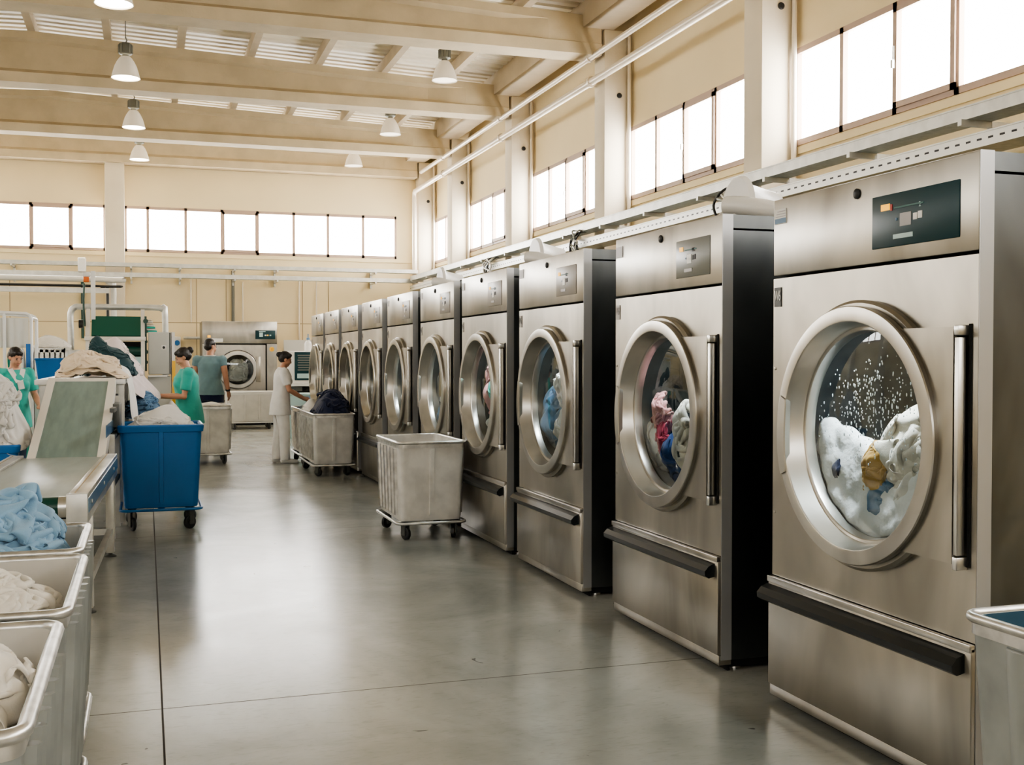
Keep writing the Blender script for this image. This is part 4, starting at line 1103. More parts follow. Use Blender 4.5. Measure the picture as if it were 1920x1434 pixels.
# ------------------------------------------------------------------ conveyor
cv = thing('conveyor', 'belt conveyor with a flat infeed and a steep green belt rising away from the camera', 'conveyor', (-0.235, 9.4, 0), math.radians(-1.95))
MB().box(-0.70, -0.10, -2.62, 0.06, 0.735, 0.757, bev=0.004).build('flat_belt', M['beltflat'], cv, smooth=30)
for x0, x1, nm in ((-0.105, 0.0, 1), (-0.80, -0.695, 0)):
    b = MB(); b.box(x0, x1, -2.66, 0.1, 0.60, 0.775, bev=0.006)
    r_ = b.build('side_rail', M['steel_plain'], cv, smooth=30)
    e = MB(); e.box(x0 - 0.006, x1 + 0.004, -2.70, -2.655, 0.595, 0.78, bev=0.006); e.build('rail_end_cap', M['galv'], r_, smooth=30)
    if nm:
        MB().box(0.0, 0.004, -2.62, 0.08, 0.66, 0.745).build('rail_sheen_strip', M['railside'], r_)  # strip carrying the painted bluish reflection
        for y in (-2.4, -1.4, -0.4): MB().lathe([(0, 0.008), (0.012, 0.008), (0.012, 0)], 10, (0.0, y, 0.7), 'x').build('bolt', M['steel_plain'], r_, smooth=40)
    MB().box(x0 + 0.03, x0 + 0.036, -2.6, 0.05, 0.7755, 0.777).build('rail_groove', M['joint'], r_)
rl = MB().tube([(-0.70, -2.63, 0.70), (-0.11, -2.63, 0.70)], 0.058, 24).build('front_roller', M['roller'], cv, smooth=50)
MB().tube([(-0.155, -2.63, 0.70), (-0.108, -2.63, 0.70)], 0.061, 24).build('roller_collar', M['steel_plain'], rl, smooth=50)
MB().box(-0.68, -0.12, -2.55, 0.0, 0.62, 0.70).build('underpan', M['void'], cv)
for x in (-0.065, -0.735):
    for y in (-2.25, -0.27):
        l_ = MB().box(x, x + 0.06, y, y + 0.06, 0.03, 0.62, bev=0.004).build('leg', M['galv'], cv, smooth=30)
        MB().lathe([(0, 0), (0.045, 0), (0.045, 0.008), (0.015, 0.02), (0.012, 0.05), (0, 0.05)], 16, (x + 0.03, y + 0.03, 0)).build('leveling_foot', M['caster'], l_, smooth=40)
for x in (-0.055, -0.725): MB().box(x, x + 0.04, -2.2, -0.26, 0.17, 0.22).build('cross_bar', M['galv'], cv)
MB().box(-0.7, -0.05, -0.255, -0.215, 0.17, 0.22).build('cross_bar', M['galv'], cv)
# rising belt
def on_slope(y): return 0.757 + (y - 0.05) * (1.345 - 0.757) / 1.42
Sl = []
for x0, x1, nm, mt, dz in ((-0.605, -0.145, 'rising_belt', 'belt', 0.0), (-0.665, -0.603, 'slope_frame', 'railpaint', 0.018), (-0.147, -0.085, 'slope_frame', 'railpaint', 0.018)):
    b = MB(); b.prism([(0.0, on_slope(0.0) + dz), (1.47, on_slope(1.47) + dz), (1.47, on_slope(1.47) - 0.1), (0.0, on_slope(0.0) - 0.1 if dz else 0.70)], x0, x1, 'x')
    b.build(nm, M[mt], cv)
MB().box(-0.085, -0.082, 0.1, 1.45, 0.9, 1.0, mtx=Matrix.Identity(4)).build('slope_side_strip', M['railside'], cv)
b = MB(); b.tube([(-0.66, 1.47, 1.325), (-0.09, 1.47, 1.325)], 0.035, 16); b.build('head_roller', M['railpaint'], cv, smooth=50)
for x in (-0.10, -0.655):
    for y in (0.62, 1.36):
        z = on_slope(y) - 0.1
        MB().box(x, x + 0.05, y, y + 0.05, 0.0, z).build('leg', M['galv'], cv)
for z in (0.45, 0.85, 1.08): MB().box(-0.09, -0.05, 0.65, 1.38, z, z + 0.035).build('cross_bar', M['caster'], cv)
MB().box(-0.09, -0.03, 1.0, 1.34, 0.93, 1.14, bev=0.01).build('drive_motor', M['caster'], cv, smooth=30)

# table that the conveyor delivers to
tb = thing('sorting_platform', 'white edged platform behind the conveyor top, carrying the laundry heaps', 'table', (-0.55, 12.1, 0))
MB().box(-0.42, 0.36, -1.18, 1.2, 1.30, 1.345, bev=0.006).build('table_top', M['white'], tb, smooth=30)
for x in (-0.38, 0.3):
    for y in (-1.12, 1.12): MB().box(x, x + 0.05, y, y + 0.05, 0, 1.3).build('leg', M['galv'], tb)
for z in (0.5, 1.05): MB().box(0.29, 0.33, -1.1, 1.1, z, z + 0.04).build('rail', M['caster'], tb)
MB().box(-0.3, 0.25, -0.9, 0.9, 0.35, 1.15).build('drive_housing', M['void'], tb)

st = thing('sorting_table', 'low steel sorting table in front of the woman in teal scrubs', 'table', (0.02, 13.0, 0))
MB().box(-0.2, 0.36, -0.75, 0.75, 0.86, 0.90, bev=0.004).build('table_top', M['white'], st, smooth=30)
for x in (-0.18, 0.3):
    for y in (-0.7, 0.65): MB().box(x, x + 0.045, y, y + 0.045, 0, 0.86).build('leg', M['galv'], st)

# ------------------------------------------------------------------ laundry
def heap(name, label, cat, m, seed, cx, cy, z0, rx, ry, h, n=3, size=2.2, rotz=0.0, group=None, sq=0.5, res=56, grav=2.6, steps=62, clampk=1.06, bumps=7, stiff=0.35, amp=0.35):
    """one heap: a few crumpled sheets of one colour lying over each other"""
    root = thing(name, label, cat, (cx, cy, z0), rotz, group)
    hf = lumps(seed, rx, ry, h, bumps)
    for k in range(n):
        r = random.Random(seed * 31 + k)
        if k == 0: fx, fy, ox, oy, hh, s2 = 1, 1, 0, 0, hf, size
        else:
            fx = fy = r.uniform(.6, .8); ox, oy = r.uniform(-.25, .25) * rx, r.uniform(-.3, .1) * ry; s2 = size * fx
            hh = (lambda ox, oy: (lambda x, y: hf(x + ox, y + oy) + 0.012))(ox, oy)
        lk = 1.75 if k else 1.0
        wx_, wy_ = s2 * rx * lk, s2 * ry * lk; q_ = sq
        if k == 0:
            wx_, wy_ = 2.15 * math.hypot(rx, h * 1.05), 2.15 * math.hypot(ry, h * 1.05); q_ = 2.1 * max(rx, ry) / max(wx_, wy_)
        P = crumple(seed * 7 + k, res, res, wx_, wy_, q_, hh, steps=steps if k else 65, grav=grav if k else 7.0, amp=amp, stiff=stiff if k else 0.2, clamp=(-rx * clampk * fx, rx * clampk * fx, -ry * clampk * fy, ry * clampk * fy), thick=0.006 + 0.01 * k)
        P[..., 0] += ox; P[..., 1] += oy
        cloth_obj('cloth_layer', P, m, root)
    return root
L1 = 'laundry in the bins'
heap('laundry_pile', 'light blue crumpled clothes heaped in the grey bin below the conveyor', 'laundry', M['c_lightblue'], 11, -0.60, 4.58, 0.66, 0.37, 0.30, 0.24, 5, 2.6, 0.0, L1, sq=0.42)
heap('laundry_pile', 'white linen lying in the middle grey bin of the left foreground', 'laundry', M['c_offwhite'], 12, -0.48, 3.70, 0.62, 0.265, 0.38, 0.17, 4, 2.3, 0, L1, sq=0.46)
heap('laundry_pile', 'cream white linen deep inside the bottom left grey bin', 'laundry', M['c_offwhite'], 13, -0.44, 2.74, 0.60, 0.235, 0.36, 0.18, 4, 2.4, 0, L1, sq=0.45)
heap('laundry_pile', 'white linen piled level above the rim of the big blue bin', 'laundry', M['c_white'], 14, 0.10, 10.72, 0.86, 0.33, 0.28, 0.13, 3, 1.6, 0, L1, sq=0.7, grav=5)
heap('laundry_pile', 'tall heap of grey white laundry overflowing the blue bin at the left edge', 'laundry', M['c_grey'], 15, -1.27, 10.12, 0.70, 0.38, 0.38, 0.42, 6, 2.4, 0, L1, sq=0.46, bumps=10, grav=2.6, res=72)
heap('laundry_pile', 'navy blue cloth heaped on the grey bin beside the washers', 'laundry', M['c_navy'], 16, 2.34, 14.85, 0.75, 0.25, 0.44, 0.26, 3, 2.3, 0, L1)
heap('laundry_pile', 'small white cloth lying behind the navy cloth on the same bin', 'laundry', M['c_white'], 17, 2.19, 15.5, 0.78, 0.17, 0.22, 0.12, 1, 2.0, 0, L1, res=40)
heap('laundry_pile', 'flat white linen filling the grey bin behind the woman in teal', 'laundry', M['c_white'], 18, 0.835, 16.95, 0.79, 0.31, 0.37, 0.06, 1, 2.0, 0, L1, res=48)
heap('laundry_pile', 'teal cloth on the bin under the hands of the woman in white', 'laundry', M['c_teal_dark'], 19, 2.3, 16.55, 0.76, 0.21, 0.5, 0.07, 1, 2.0, 0, L1, res=44)
L2 = 'laundry on the sorting platform'
heap('laundry_pile', 'large cream linen heap at the top of the conveyor', 'laundry', M['c_cream'], 21, -0.50, 11.42, 1.345, 0.345, 0.36, 0.13, 4, 2.2, 0, L2, sq=0.45, bumps=7, grav=3.0)
heap('laundry_pile', 'dark teal cloth bundle lying between the cream heap and pale pink heap', 'laundry', M['c_teal_dark'], 22, -0.38, 12.1, 1.345, 0.29, 0.24, 0.26, 3, 1.7, 0, L2, sq=0.6, grav=4, bumps=4)
heap('laundry_pile', 'pale pink white heap at the back of the sorting platform', 'laundry', M['c_pink'], 23, -0.36, 12.75, 1.345, 0.32, 0.3, 0.29, 3, 1.7, 0, L2, sq=0.6, grav=4, bumps=3)
heap('laundry_pile', 'denim blue clothes piled on the low sorting table', 'laundry', M['c_denim'], 24, -0.04, 12.7, 0.90, 0.21, 0.36, 0.15, 3, 2.3, 0, L2, sq=0.42)
heap('laundry_pile', 'small white and pale blue cloths at the edge of the low sorting table', 'laundry', M['c_white'], 25, 0.26, 12.85, 0.90, 0.11, 0.3, 0.09, 1, 2.2, 0, L2, res=44)

def drape(name, label, m, A, B, seed, sag=0.1, folds=5, amp=0.03, nu=40, nv=30, group=None):
    """hanging sheet between the 3-D polyline A and the polyline B"""
    A = smooth_path(A, 8); B = smooth_path(B, 8); rs = random.Random(seed)
    def at(L_, t):
        f = t * (len(L_) - 1); i = min(int(f), len(L_) - 2); return L_[i].lerp(L_[i + 1], f - i)
    P = np.zeros((nu, nv, 3)); ph = [rs.uniform(0, 6.28) for _ in range(4)]
    for i in range(nu):
        for j in range(nv):
            u, v = i / (nu - 1), j / (nv - 1)
            a, b = at(A, u), at(B, u); p = a.lerp(b, v)
            w = amp * (math.sin(v * folds * PI + ph[0] + u * 1.5) + 0.5 * math.sin(v * folds * 2.3 * PI + ph[1] - u * 2) + 0.4 * noise.noise((u * 3 + seed, v * 5, 0.3)))
            t = (b - a); n_ = Vector((0, -0.6, 0.8))
            p = p + n_ * w + Vector((0, 0, -sag * math.sin(u * PI)))
            P[i, j] = p
    o = cloth_obj(name, P, m); tag(o, label, 'laundry', group); return o
drape('hanging_sheet', 'pale pink sheet stretched from the platform to the hands of the woman in teal', M['c_pink'],
      [(-0.28, 11.9, 1.52), (-0.12, 12.4, 1.46), (0.0, 12.9, 1.32), (0.10, 13.6, 1.19), (0.16, 14.1, 1.10)],
      [(-0.22, 11.8, 1.36), (-0.14, 12.1, 1.22), (-0.04, 12.5, 1.12), (0.06, 13.2, 1.08), (0.16, 14.05, 1.05)], 3, 0.02, 3.5, 0.02)
drape('hanging_sheet', 'white sheet hanging down the side of the sorting platform', M['c_white'],
      [(-0.30, 11.2, 1.40), (-0.19, 11.25, 1.37), (-0.16, 11.3, 1.22), (-0.15, 11.3, 1.05), (-0.13, 11.35, 0.93)],
      [(-0.32, 11.8, 1.50), (-0.17, 11.85, 1.42), (-0.12, 11.8, 1.25), (-0.09, 11.75, 1.05), (-0.08, 11.7, 0.90)], 5, 0.0, 4, 0.018)

# clothes churning inside the machines: crumpled cloths standing upright behind the glass
def wash_mesh(seed, rx, rz, h, size=2.4, res=50):
    P = crumple(seed, res, res, size * rx * 2.3, size * rz * 2.3, 0.4, lumps(seed, rx, rz, h, 6), steps=50, grav=2.8, clamp=(-rx, rx, -rz, rz), stiff=0.15)
    return np.stack([-P[..., 2], -P[..., 0], P[..., 1]], -1)
def wash(wi, dy, z, rx, rz, h, m, seed, label, x=0.27, rot=0.0, name='wet_cloth'):
    Q = wash_mesh(seed, rx, rz, h)
    x = float(-Q[..., 0].min()) + 0.038 + 0.06 * math.hypot(dy, z - CZ) if x < 0.4 else x
    o = cloth_obj(name, Q, m, None, (2.67 + x, WY[wi] + dy, z))
    o.rotation_euler[0] = rot
    return tag(o, label, 'laundry', 'laundry inside the washers')
wash(0, -0.13, 1.17, 0.25, 0.21, 0.14, M['c_offwhite'], 41, 'cream towel tumbling at the right inside the nearest washer', 0.21)
wash(0, -0.17, 1.00, 0.14, 0.20, 0.12, M['c_white'], 42, 'white cloth below the cream towel inside the nearest washer', 0.17)
wash(0, 0.04, 1.10, 0.065, 0.11, 0.05, M['c_mustard'], 43, 'mustard yellow cloth in the foam of the nearest washer', 0.10, 0.25)
wash(0, 0.03, 0.98, 0.10, 0.09, 0.05, M['c_denim'], 44, 'blue cloth half sunk in the foam of the nearest washer', 0.09, -0.4)
wash(0, 0.27, 1.08, 0.035, 0.05, 0.03, M['c_navy'], 45, 'small dark sock poking out of the foam in the nearest washer', 0.08, 0.3)
wash(1, 0.31, 1.05, 0.15, 0.16, 0.11, M['c_white'], 46, 'white cloth at lower left inside the second washer', 0.2)
wash(1, 0.25, 1.22, 0.11, 0.13, 0.1, M['c_rose'], 47, 'faded rose cloth inside the second washer', 0.22, 0.2)
wash(1, 0.21, 1.11, 0.07, 0.12, 0.06, M['c_red'], 48, 'deep red cloth under the rose cloth inside the second washer', 0.16, 0.2)
wash(1, 0.14, 1.0, 0.14, 0.17, 0.12, M['c_royal'], 49, 'royal blue cloth at the bottom inside the second washer', 0.24)
wash(1, -0.04, 1.08, 0.16, 0.24, 0.14, M['c_offwhite'], 50, 'tall cream sheet at the right inside the second washer', 0.18, 0.1)
wash(1, 0.1, 1.45, 0.24, 0.12, 0.08, M['c_cream'], 51, 'tan linen rolling at the top inside the second washer', 0.5)
wash(2, 0.08, 1.36, 0.24, 0.22, 0.16, M['c_white'], 52, 'white sheets at the top inside the third washer', 0.26)
wash(2, 0.05, 1.06, 0.19, 0.18, 0.14, M['c_white'], 53, 'second white bundle lower down inside the third washer', 0.2)
wash(2, 0.32, 1.12, 0.17, 0.25, 0.14, M['c_denim'], 54, 'blue denim at the left inside the third washer', 0.32)
wash(3, 0.0, 1.25, 0.13, 0.33, 0.14, M['c_teal'], 55, 'teal cloth at the right inside the fourth washer', 0.26)
wash(3, 0.25, 1.3, 0.16, 0.28, 0.13, M['c_rose'], 56, 'rose cloth in the middle of the fourth washer', 0.34)
wash(3, 0.12, 1.0, 0.2, 0.14, 0.12, M['c_white'], 57, 'white cloth at the bottom inside the fourth washer', 0.22)
wash(4, 0.08, 1.2, 0.2, 0.26, 0.14, M['c_white'], 58, 'white cloth inside the fifth washer', 0.28)
wash(4, 0.15, 0.98, 0.2, 0.12, 0.1, M['c_denim'], 59, 'blue cloth at the bottom inside the fifth washer', 0.22)
wash(5, 0.12, 1.2, 0.24, 0.28, 0.14, M['c_grey'], 60, 'grey white cloth inside the sixth washer', 0.28)
wash(6, 0.12, 1.15, 0.24, 0.28, 0.14, M['c_denim'], 61, 'blue cloth inside the seventh washer', 0.28)
for k in range(7, 10):
    o0 = wash(k, 0.12, 1.12, 0.24, 0.26, 0.14, M['c_offwhite'], 62 + k, 'off-white cloth inside the %s washer' % ('eighth', 'ninth', 'farthest')[k - 7], 0.28)

rs = random.Random(5)
near_ring = next(c for c in bpy.data.objects['washing_machine'].children if c.name.startswith('door_ring'))
d = MB()
for k in range(420):
    while True:
        yy = rs.gauss(-0.02, 0.17); zz = rs.gauss(1.36, 0.11)
        if yy * yy + (zz - CZ) ** 2 < 0.37 ** 2 and zz > 1.12: break
    r_ = abs(rs.gauss(0.0016, 0.0009)) + 0.0008; rr_ = math.hypot(yy, zz - CZ)
    xx = 0.0285 + 0.017 * (rr_ / 0.4065) ** 2 + 0.002
    d.ellipsoid((xx, yy, zz), 0.0015, r_, r_ * rs.uniform(1.0, 2.6), 6, 4)
tag(d.build('water_droplets', M['drop'], near_ring, smooth=0), kind='stuff')

# fill lights added inside the nearest drums to brighten the laundry
for wi in (0, 1, 2, 3, 4, 5):
    l = bpy.data.lights.new('drum_fill_light', 'AREA'); l.shape = 'DISK'; l.size = 0.12; l.energy = (5.0, 3.0, 3.0, 3.0, 3.0, 3.0)[wi]; l.color = (0.92, 0.98, 1.0)
    lo = bpy.data.objects.new('drum_fill_light', l); C.objects.link(lo); lo.location = (2.67 + 0.11, WY[wi] + 0.05, CZ + 0.43)
    lo.rotation_euler = (0, math.radians(-6), 0)
# ------------------------------------------------------------------ equipment at the back
# feeder machine with the green belt
fd = thing('linen_feeder', 'linen feeding machine with a green belt panel between pale posts', 'machine', (-0.42, 17.0, 0))
b = MB(); b.prism([(-0.0, 1.865), (0.22, 2.15), (0.26, 2.12), (0.04, 1.835)], -0.33, 0.35, 'x'); b.build('belt_panel', M['beltgreen'], fd)
for x0 in (-0.40, 0.35):
    b = MB(); b.bar((x0 + 0.02, -0.03, 0.0), (x0 + 0.02, 0.0, 1.86), 0.055, 0.06, up=(0, 1, 0)); b.bar((x0 + 0.02, 0.0, 1.84), (x0 + 0.02, 0.25, 2.24), 0.055, 0.06, up=(0, 1, 0))
    b.build('post', M['railpaint'], fd)
MB().box(-0.42, 0.41, -0.07, 0.02, 1.79, 1.85, bev=0.008).build('front_rail', M['railpaint'], fd, smooth=30)
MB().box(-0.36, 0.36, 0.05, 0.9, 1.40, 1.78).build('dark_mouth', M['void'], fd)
MB().tube([(-0.36, 0.04, 1.64), (0.36, 0.04, 1.64)], 0.07, 20).build('feed_roller', M['roller'], fd, smooth=50)
MB().box(-0.36, 0.36, -0.02, 0.05, 1.44, 1.56).build('guard_panel', M['screen_pale'], fd)
MB().prism([(-0.28, 1.36), (0.05, 1.46), (0.05, 1.42), (-0.28, 1.32)], -0.38, 0.38, 'x').build('feed_tray', M['white'], fd)
MB().box(-0.37, 0.37, 0.0, 0.9, 0.05, 1.36).build('machine_body', M['greyenamel'], fd)
b = MB(); b.box(0.395, 0.425, 0.1, 0.3, 1.35, 2.15)
for k in range(5): b.tube([(0.41, 0.05, 2.08 - 0.15 * k), (0.41, 0.1, 2.08 - 0.15 * k)], 0.035 - 0.004 * (k % 3), 14)
b.build('gear_train', M['roller'], fd, smooth=40)
MB().tube([(-0.50, 0.06, 2.03), (-0.44, 0.06, 2.03)], 0.06, 16).build('drive_wheel', M['black'], fd, smooth=40)
b = MB(); b.box(-0.34, -0.28, 0.18, 0.24, 2.1, 2.80); b.box(-0.325, -0.295, 0.175, 0.181, 2.15, 2.78); m_ = b.build('signal_mast', M['white'], fd)
b = MB(); b.box(-0.45, -0.345, 0.17, 0.25, 2.72, 2.78, bev=0.01); b.build('mast_arm', M['white'], m_, smooth=30)
b = MB(); b.box(-0.44, -0.36, 0.17, 0.25, 2.64, 2.715, bev=0.01); b.build('orange_beacon', M['orange'], m_, smooth=30)
MB().tube(smooth_path([(-0.43, 0.2, 2.62), (-0.44, 0.2, 2.3), (-0.42, 0.2, 2.0)], 4), 0.014, 8).build('mast_cable', M['roller'], m_, smooth=60)
tag(MB().tube(smooth_path([(-1.06, 17.6, 1.95), (-1.06, 17.6, 2.20), (-1.0, 17.6, 2.29), (-0.9, 17.6, 2.30), (-0.4, 17.6, 2.30), (0.12, 17.6, 2.30), (0.22, 17.6, 2.28), (0.27, 17.6, 2.20), (0.27, 17.6, 1.0), (0.27, 17.6, 0.0)], 4) + [], 0.045, 12).build('tube_arch', M['galv'], None, smooth=60), 'grey tubular arch over the linen feeding machine', 'frame')
MB().tube([(-1.06, 17.6, 0), (-1.06, 17.6, 1.97)], 0.045, 12).build('arch_leg', M['galv'], bpy.data.objects['tube_arch'], smooth=60)
# control cabinet
cc = thing('control_cabinet', 'grey electrical control cabinet with a round black knob', 'cabinet', (0.185, 17.0, 0))
MB().box(-0.16, 0.16, 0.0, 0.5, 1.30, 1.92, bev=0.008).build('cabinet_box', M['greyenamel'], cc, smooth=30)
d_ = MB().box(-0.15, 0.13, -0.012, 0.0, 1.31, 1.91, bev=0.004).build('cabinet_door', M['greyenamel'], cc, smooth=30)
MB().box(0.132, 0.15, -0.012, 0.0, 1.31, 1.91).build('cabinet_seam', M['caster'], cc)
MB().box(0.165, 0.21, 0.0, 0.4, 1.0, 1.92).build('side_panel', M['white'], cc)
MB().box(0.022, 0.088, -0.018, -0.011, 1.66, 1.73, bev=0.004).build('knob_plate', M['white'], d_, smooth=30)
MB().lathe([(0, -0.035), (0.018, -0.035), (0.02, -0.016), (0, -0.016)], 16, (0.055, 0, 1.695), 'y').build('knob', M['black'], d_, smooth=40)
MB().box(-0.17, 0.15, 0.02, 0.5, 0.0, 1.27, bev=0.006).build('lower_box', M['greyenamel'], cc, smooth=30)
MB().box(-0.16, 0.1, -0.03, 0.0, 1.265, 1.29).build('handle_bar', M['white'], cc)
MB().box(0.17, 0.215, -0.006, 0.0, 0.7, 1.5).build('yellow_strip', M['yellow'], cc)
tl = thing('folded_linen', 'stack of folded green and beige linen on top of the grey control cabinet', 'linen', (0.05, 17.15, 1.92))
for k in range(7): MB().box(-0.13 + 0.008 * (k % 3), 0.1 - 0.012 * k, 0, 0.3, 0.028 * k, 0.028 * k + 0.025, bev=0.008).build('folded_sheet', M[('c_teal', 'c_cream', 'c_offwhite')[0 if k in (0, 2) else 1 + k % 2]], tl, smooth=30)

# machine bed behind the heaps
mb_ = thing('ironer_bed', 'white ironing machine bed behind the laundry heaps', 'machine', (-1.06, 17.3, 0))
MB().box(-0.25, 0.2, -0.22, 0.25, 1.52, 1.66, bev=0.02).build('bed_cover', M['white'], mb_, smooth=30)
MB().box(-0.22, 0.18, -0.2, 0.24, 0.0, 1.52).build('bed_body', M['greyenamel'], mb_)

# clothes rail trolley at the left edge
rk = thing('garment_trolley', 'white framed garment trolley with hanging dark green clothes at the left edge', 'trolley', (-1.75, 15.2, 0))
b = MB(); fr = [(-0.42, 0), (0.37, 0)]
for y in (0.0, 0.7):
    b.tube([(-0.42, y, 0.12), (-0.42, y, 2.06), (-0.40, y, 2.11), (-0.36, y, 2.13), (0.31, y, 2.10), (0.35, y, 2.08), (0.37, y, 2.03), (0.37, y, 0.12)], 0.022, 8)
b.build('frame', M['white'], rk, smooth=60)
b = MB(); b.tube([(0.06, 0, 2.1), (0.06, 0, 0.12)], 0.02, 8); b.build('upright', M['white'], rk, smooth=60)
b = MB()
for x in (-0.42, 0.37): b.tube([(x, 0, 2.05), (x, 0.7, 2.05)], 0.02, 8)
for z in (1.30, 0.2): b.box(-0.42, 0.37, 0.0, 0.7, z, z + 0.04)
b.build('shelf', M['white'], rk, smooth=30)
P = np.zeros((40, 12, 3))
for i in range(40):
    for j in range(12):
        P[i, j] = (-0.39 + 0.73 * i / 39, 0.03 + 0.018 * math.sin(i * 1.1) * (0.4 + j / 14), 2.05 - 0.38 * j / 11)
cloth_obj('plastic_cover', P, M['offwhite'], rk)
b = MB(); b.box(0.31, 0.36, -0.03, 0.0, 1.35, 1.72); b.build('blue_post', M['blue'], rk)
for w_ in (-0.3, 0.3):
    for yy in (0.05, 0.65): MB().lathe([(0, -0.015), (0.06, -0.015), (0.06, 0.015), (0, 0.015)], 14, (w_, yy, 0.06), 'x').build('caster', M['black'], rk, smooth=40)
def garment(x, m, label, seed, w_=0.11, y0=0.35):
    P = np.zeros((10, 14, 3)); r = random.Random(seed)
    for i in range(10):
        for j in range(14):
            u, v = i / 9 - 0.5, j / 13
            P[i, j] = (x + u * w_ * (0.8 + 0.4 * v) + 0.012 * math.sin(v * 5 + seed), y0 - 0.3 + 0.03 * math.sin(u * 9 + seed + v * 2), 1.68 - 0.5 * v - 0.06 * abs(u) * 2)
    o = cloth_obj('hanging_garment', P, m, None, (-1.75, 15.2, 0)); return tag(o, label, 'clothes', 'clothes on the garment trolley')
garment(-0.34, M['c_teal_dark'], 'dark teal garment on the trolley, outermost at the left edge', 1)
garment(-0.22, M['c_white'], 'white garment hanging between dark ones on the trolley', 2, 0.05)
garment(-0.10, M['c_teal_dark'], 'second dark teal garment on the trolley, beside the white upright', 3, 0.14)
garment(0.15, M['c_teal'], 'green garment hanging right of the trolley upright', 4, 0.12)
garment(0.27, M['c_white'], 'white hanger cover at the right end of the trolley', 5, 0.07)

# white cage trolley with linen on top
cg = thing('cage_trolley', 'white slatted cage trolley topped with cream linen, left of the feeder', 'trolley', (-1.30, 16.4, 0))
b = MB()
for k in range(7): b.box(-0.22 + 0.068 * k, -0.22 + 0.068 * k + 0.045, 0, 0.015, 0.2, 1.66)
for y in (0.0, 0.55): b.box(-0.24, 0.24, y, y + 0.02, 1.62, 1.68); b.box(-0.24, 0.24, y, y + 0.02, 0.15, 0.22)
for x in (-0.24, 0.22): b.box(x, x + 0.02, 0, 0.57, 0.15, 1.68)
b.box(-0.24, 0.24, 0.02, 0.55, 0.16, 0.2); b.box(-0.22, 0.22, 0.54, 0.55, 0.2, 1.64)
b.build('cage', M['white'], cg)
for w_ in (-0.18, 0.18):
    for yy in (0.06, 0.5): MB().lathe([(0, -0.015), (0.075, -0.015), (0.075, 0.015), (0, 0.015)], 14, (w_, yy, 0.075), 'x').build('caster', M['black'], cg, smooth=40)
heap('laundry_pile', 'cream white linen heaped on the white cage trolley', 'laundry', M['c_offwhite'], 31, -1.26, 16.68, 1.64, 0.26, 0.28, 0.15, 3, 1.7, 0, L2, sq=0.62, grav=5, bumps=2)
tr = thing('tub_stand', 'steel stand under the small blue tub behind the conveyor', 'stand', (-1.12, 14.9, 0))
MB().box(-0.2, 0.2, -0.2, 0.2, 1.24, 1.28).build('stand_top', M['galv'], tr)
for x in (-0.18, 0.15):
    for y in (-0.18, 0.15): MB().box(x, x + 0.03, y, y + 0.03, 0, 1.24).build('leg', M['galv'], tr)
tbn = thing('plastic_tub', 'small blue plastic tub behind the conveyor, below the cage trolley linen', 'tub', (-1.12, 14.9, 1.28))
b = MB(); rows = [[(px, py, z) for px, py in rrect(hx, hy, 0.03)] for z, hx, hy in ((0, 0.15, 0.15), (0.25, 0.18, 0.18), (0.25, 0.165, 0.165), (0.02, 0.14, 0.14))]
V = [[b.bm.verts.new(p) for p in r] for r in rows]
for i in range(3):
    for j in range(len(V[0])): b._f([V[i][j], V[i][(j + 1) % len(V[0])], V[i + 1][(j + 1) % len(V[0])], V[i + 1][j]])
b._f(V[0]); b._f(V[-1]); b.build('tub_shell', M['blue'], tbn)
MB().tube([(px, py, 0.25) for px, py in rrect(0.178, 0.178, 0.03)], 0.012, 8, closed=True).build('rim', M['blue'], tbn, smooth=60)

# big tubes coming from the left, turning down at the back column
for nm, pts, r, mm, lb in (
    ('air_duct', [(-9, 26.6, 3.30), (-1.1, 26.6, 3.30), (-0.85, 26.6, 3.28), (-0.74, 26.7, 3.18), (-0.70, 26.75, 3.0), (-0.70, 26.75, 0.02)], 0.065, 'offwhite', 'white pipe from the left edge turning down in front of the back column'),
    ('air_duct', [(-9, 26.4, 3.14), (-1.1, 26.4, 3.14), (-0.95, 26.42, 3.12), (-0.84, 26.5, 3.02), (-0.82, 26.55, 2.9), (-0.82, 26.55, 0.02)], 0.03, 'black', 'thin black pipe below the white one at the left, dropping beside the back column')):
    o = MB().tube(smooth_path(pts, 4), r, 12).build(nm, M[mm], None, smooth=60); tag(o, lb, 'pipe')
o = MB().box(-9, -0.78, 26.3, 26.42, 2.98, 3.09).build('cable_duct', M['galv'], None); tag(o, 'grey rectangular duct running in from the left edge below the pipes', 'duct')
for x, z0, z1, r, mm, lb in ((-1.42, 2.0, 3.62, 0.035, 'roller', 'dark green conduit dropping behind the feeder mast'), (2.02, 2.4, 3.66, 0.04, 'ballast', 'dark conduit dropping to the dryer at the back wall'), (2.25, 2.4, 3.4, 0.015, 'pipe', 'thin cream conduit right beside the dark one above the dryer'), (3.62, 1.6, 3.45, 0.02, 'pipe', 'thin cream conduit on the back wall right of the dryer'), (1.03, 2.4, 3.45, 0.015, 'pipe', 'thin cream conduit on the back wall left of the dryer'), (4.05, 2.0, 3.45, 0.015, 'pipe', 'rightmost thin cream conduit on the back wall below the trays')):
    o = MB().tube([(x, 27.94, z0), (x, 27.94, z1)], r, 10).build('hanging_conduit', M[mm], None, smooth=60); tag(o, lb, 'pipe')
o = MB().box(-1.47, -1.30, 27.1, 27.28, 3.50, 3.82, bev=0.02).build('mounted_junction_box', M['white'], None, smooth=30); tag(o, 'white junction box on the back wall trays above the feeder mast', 'junction box')
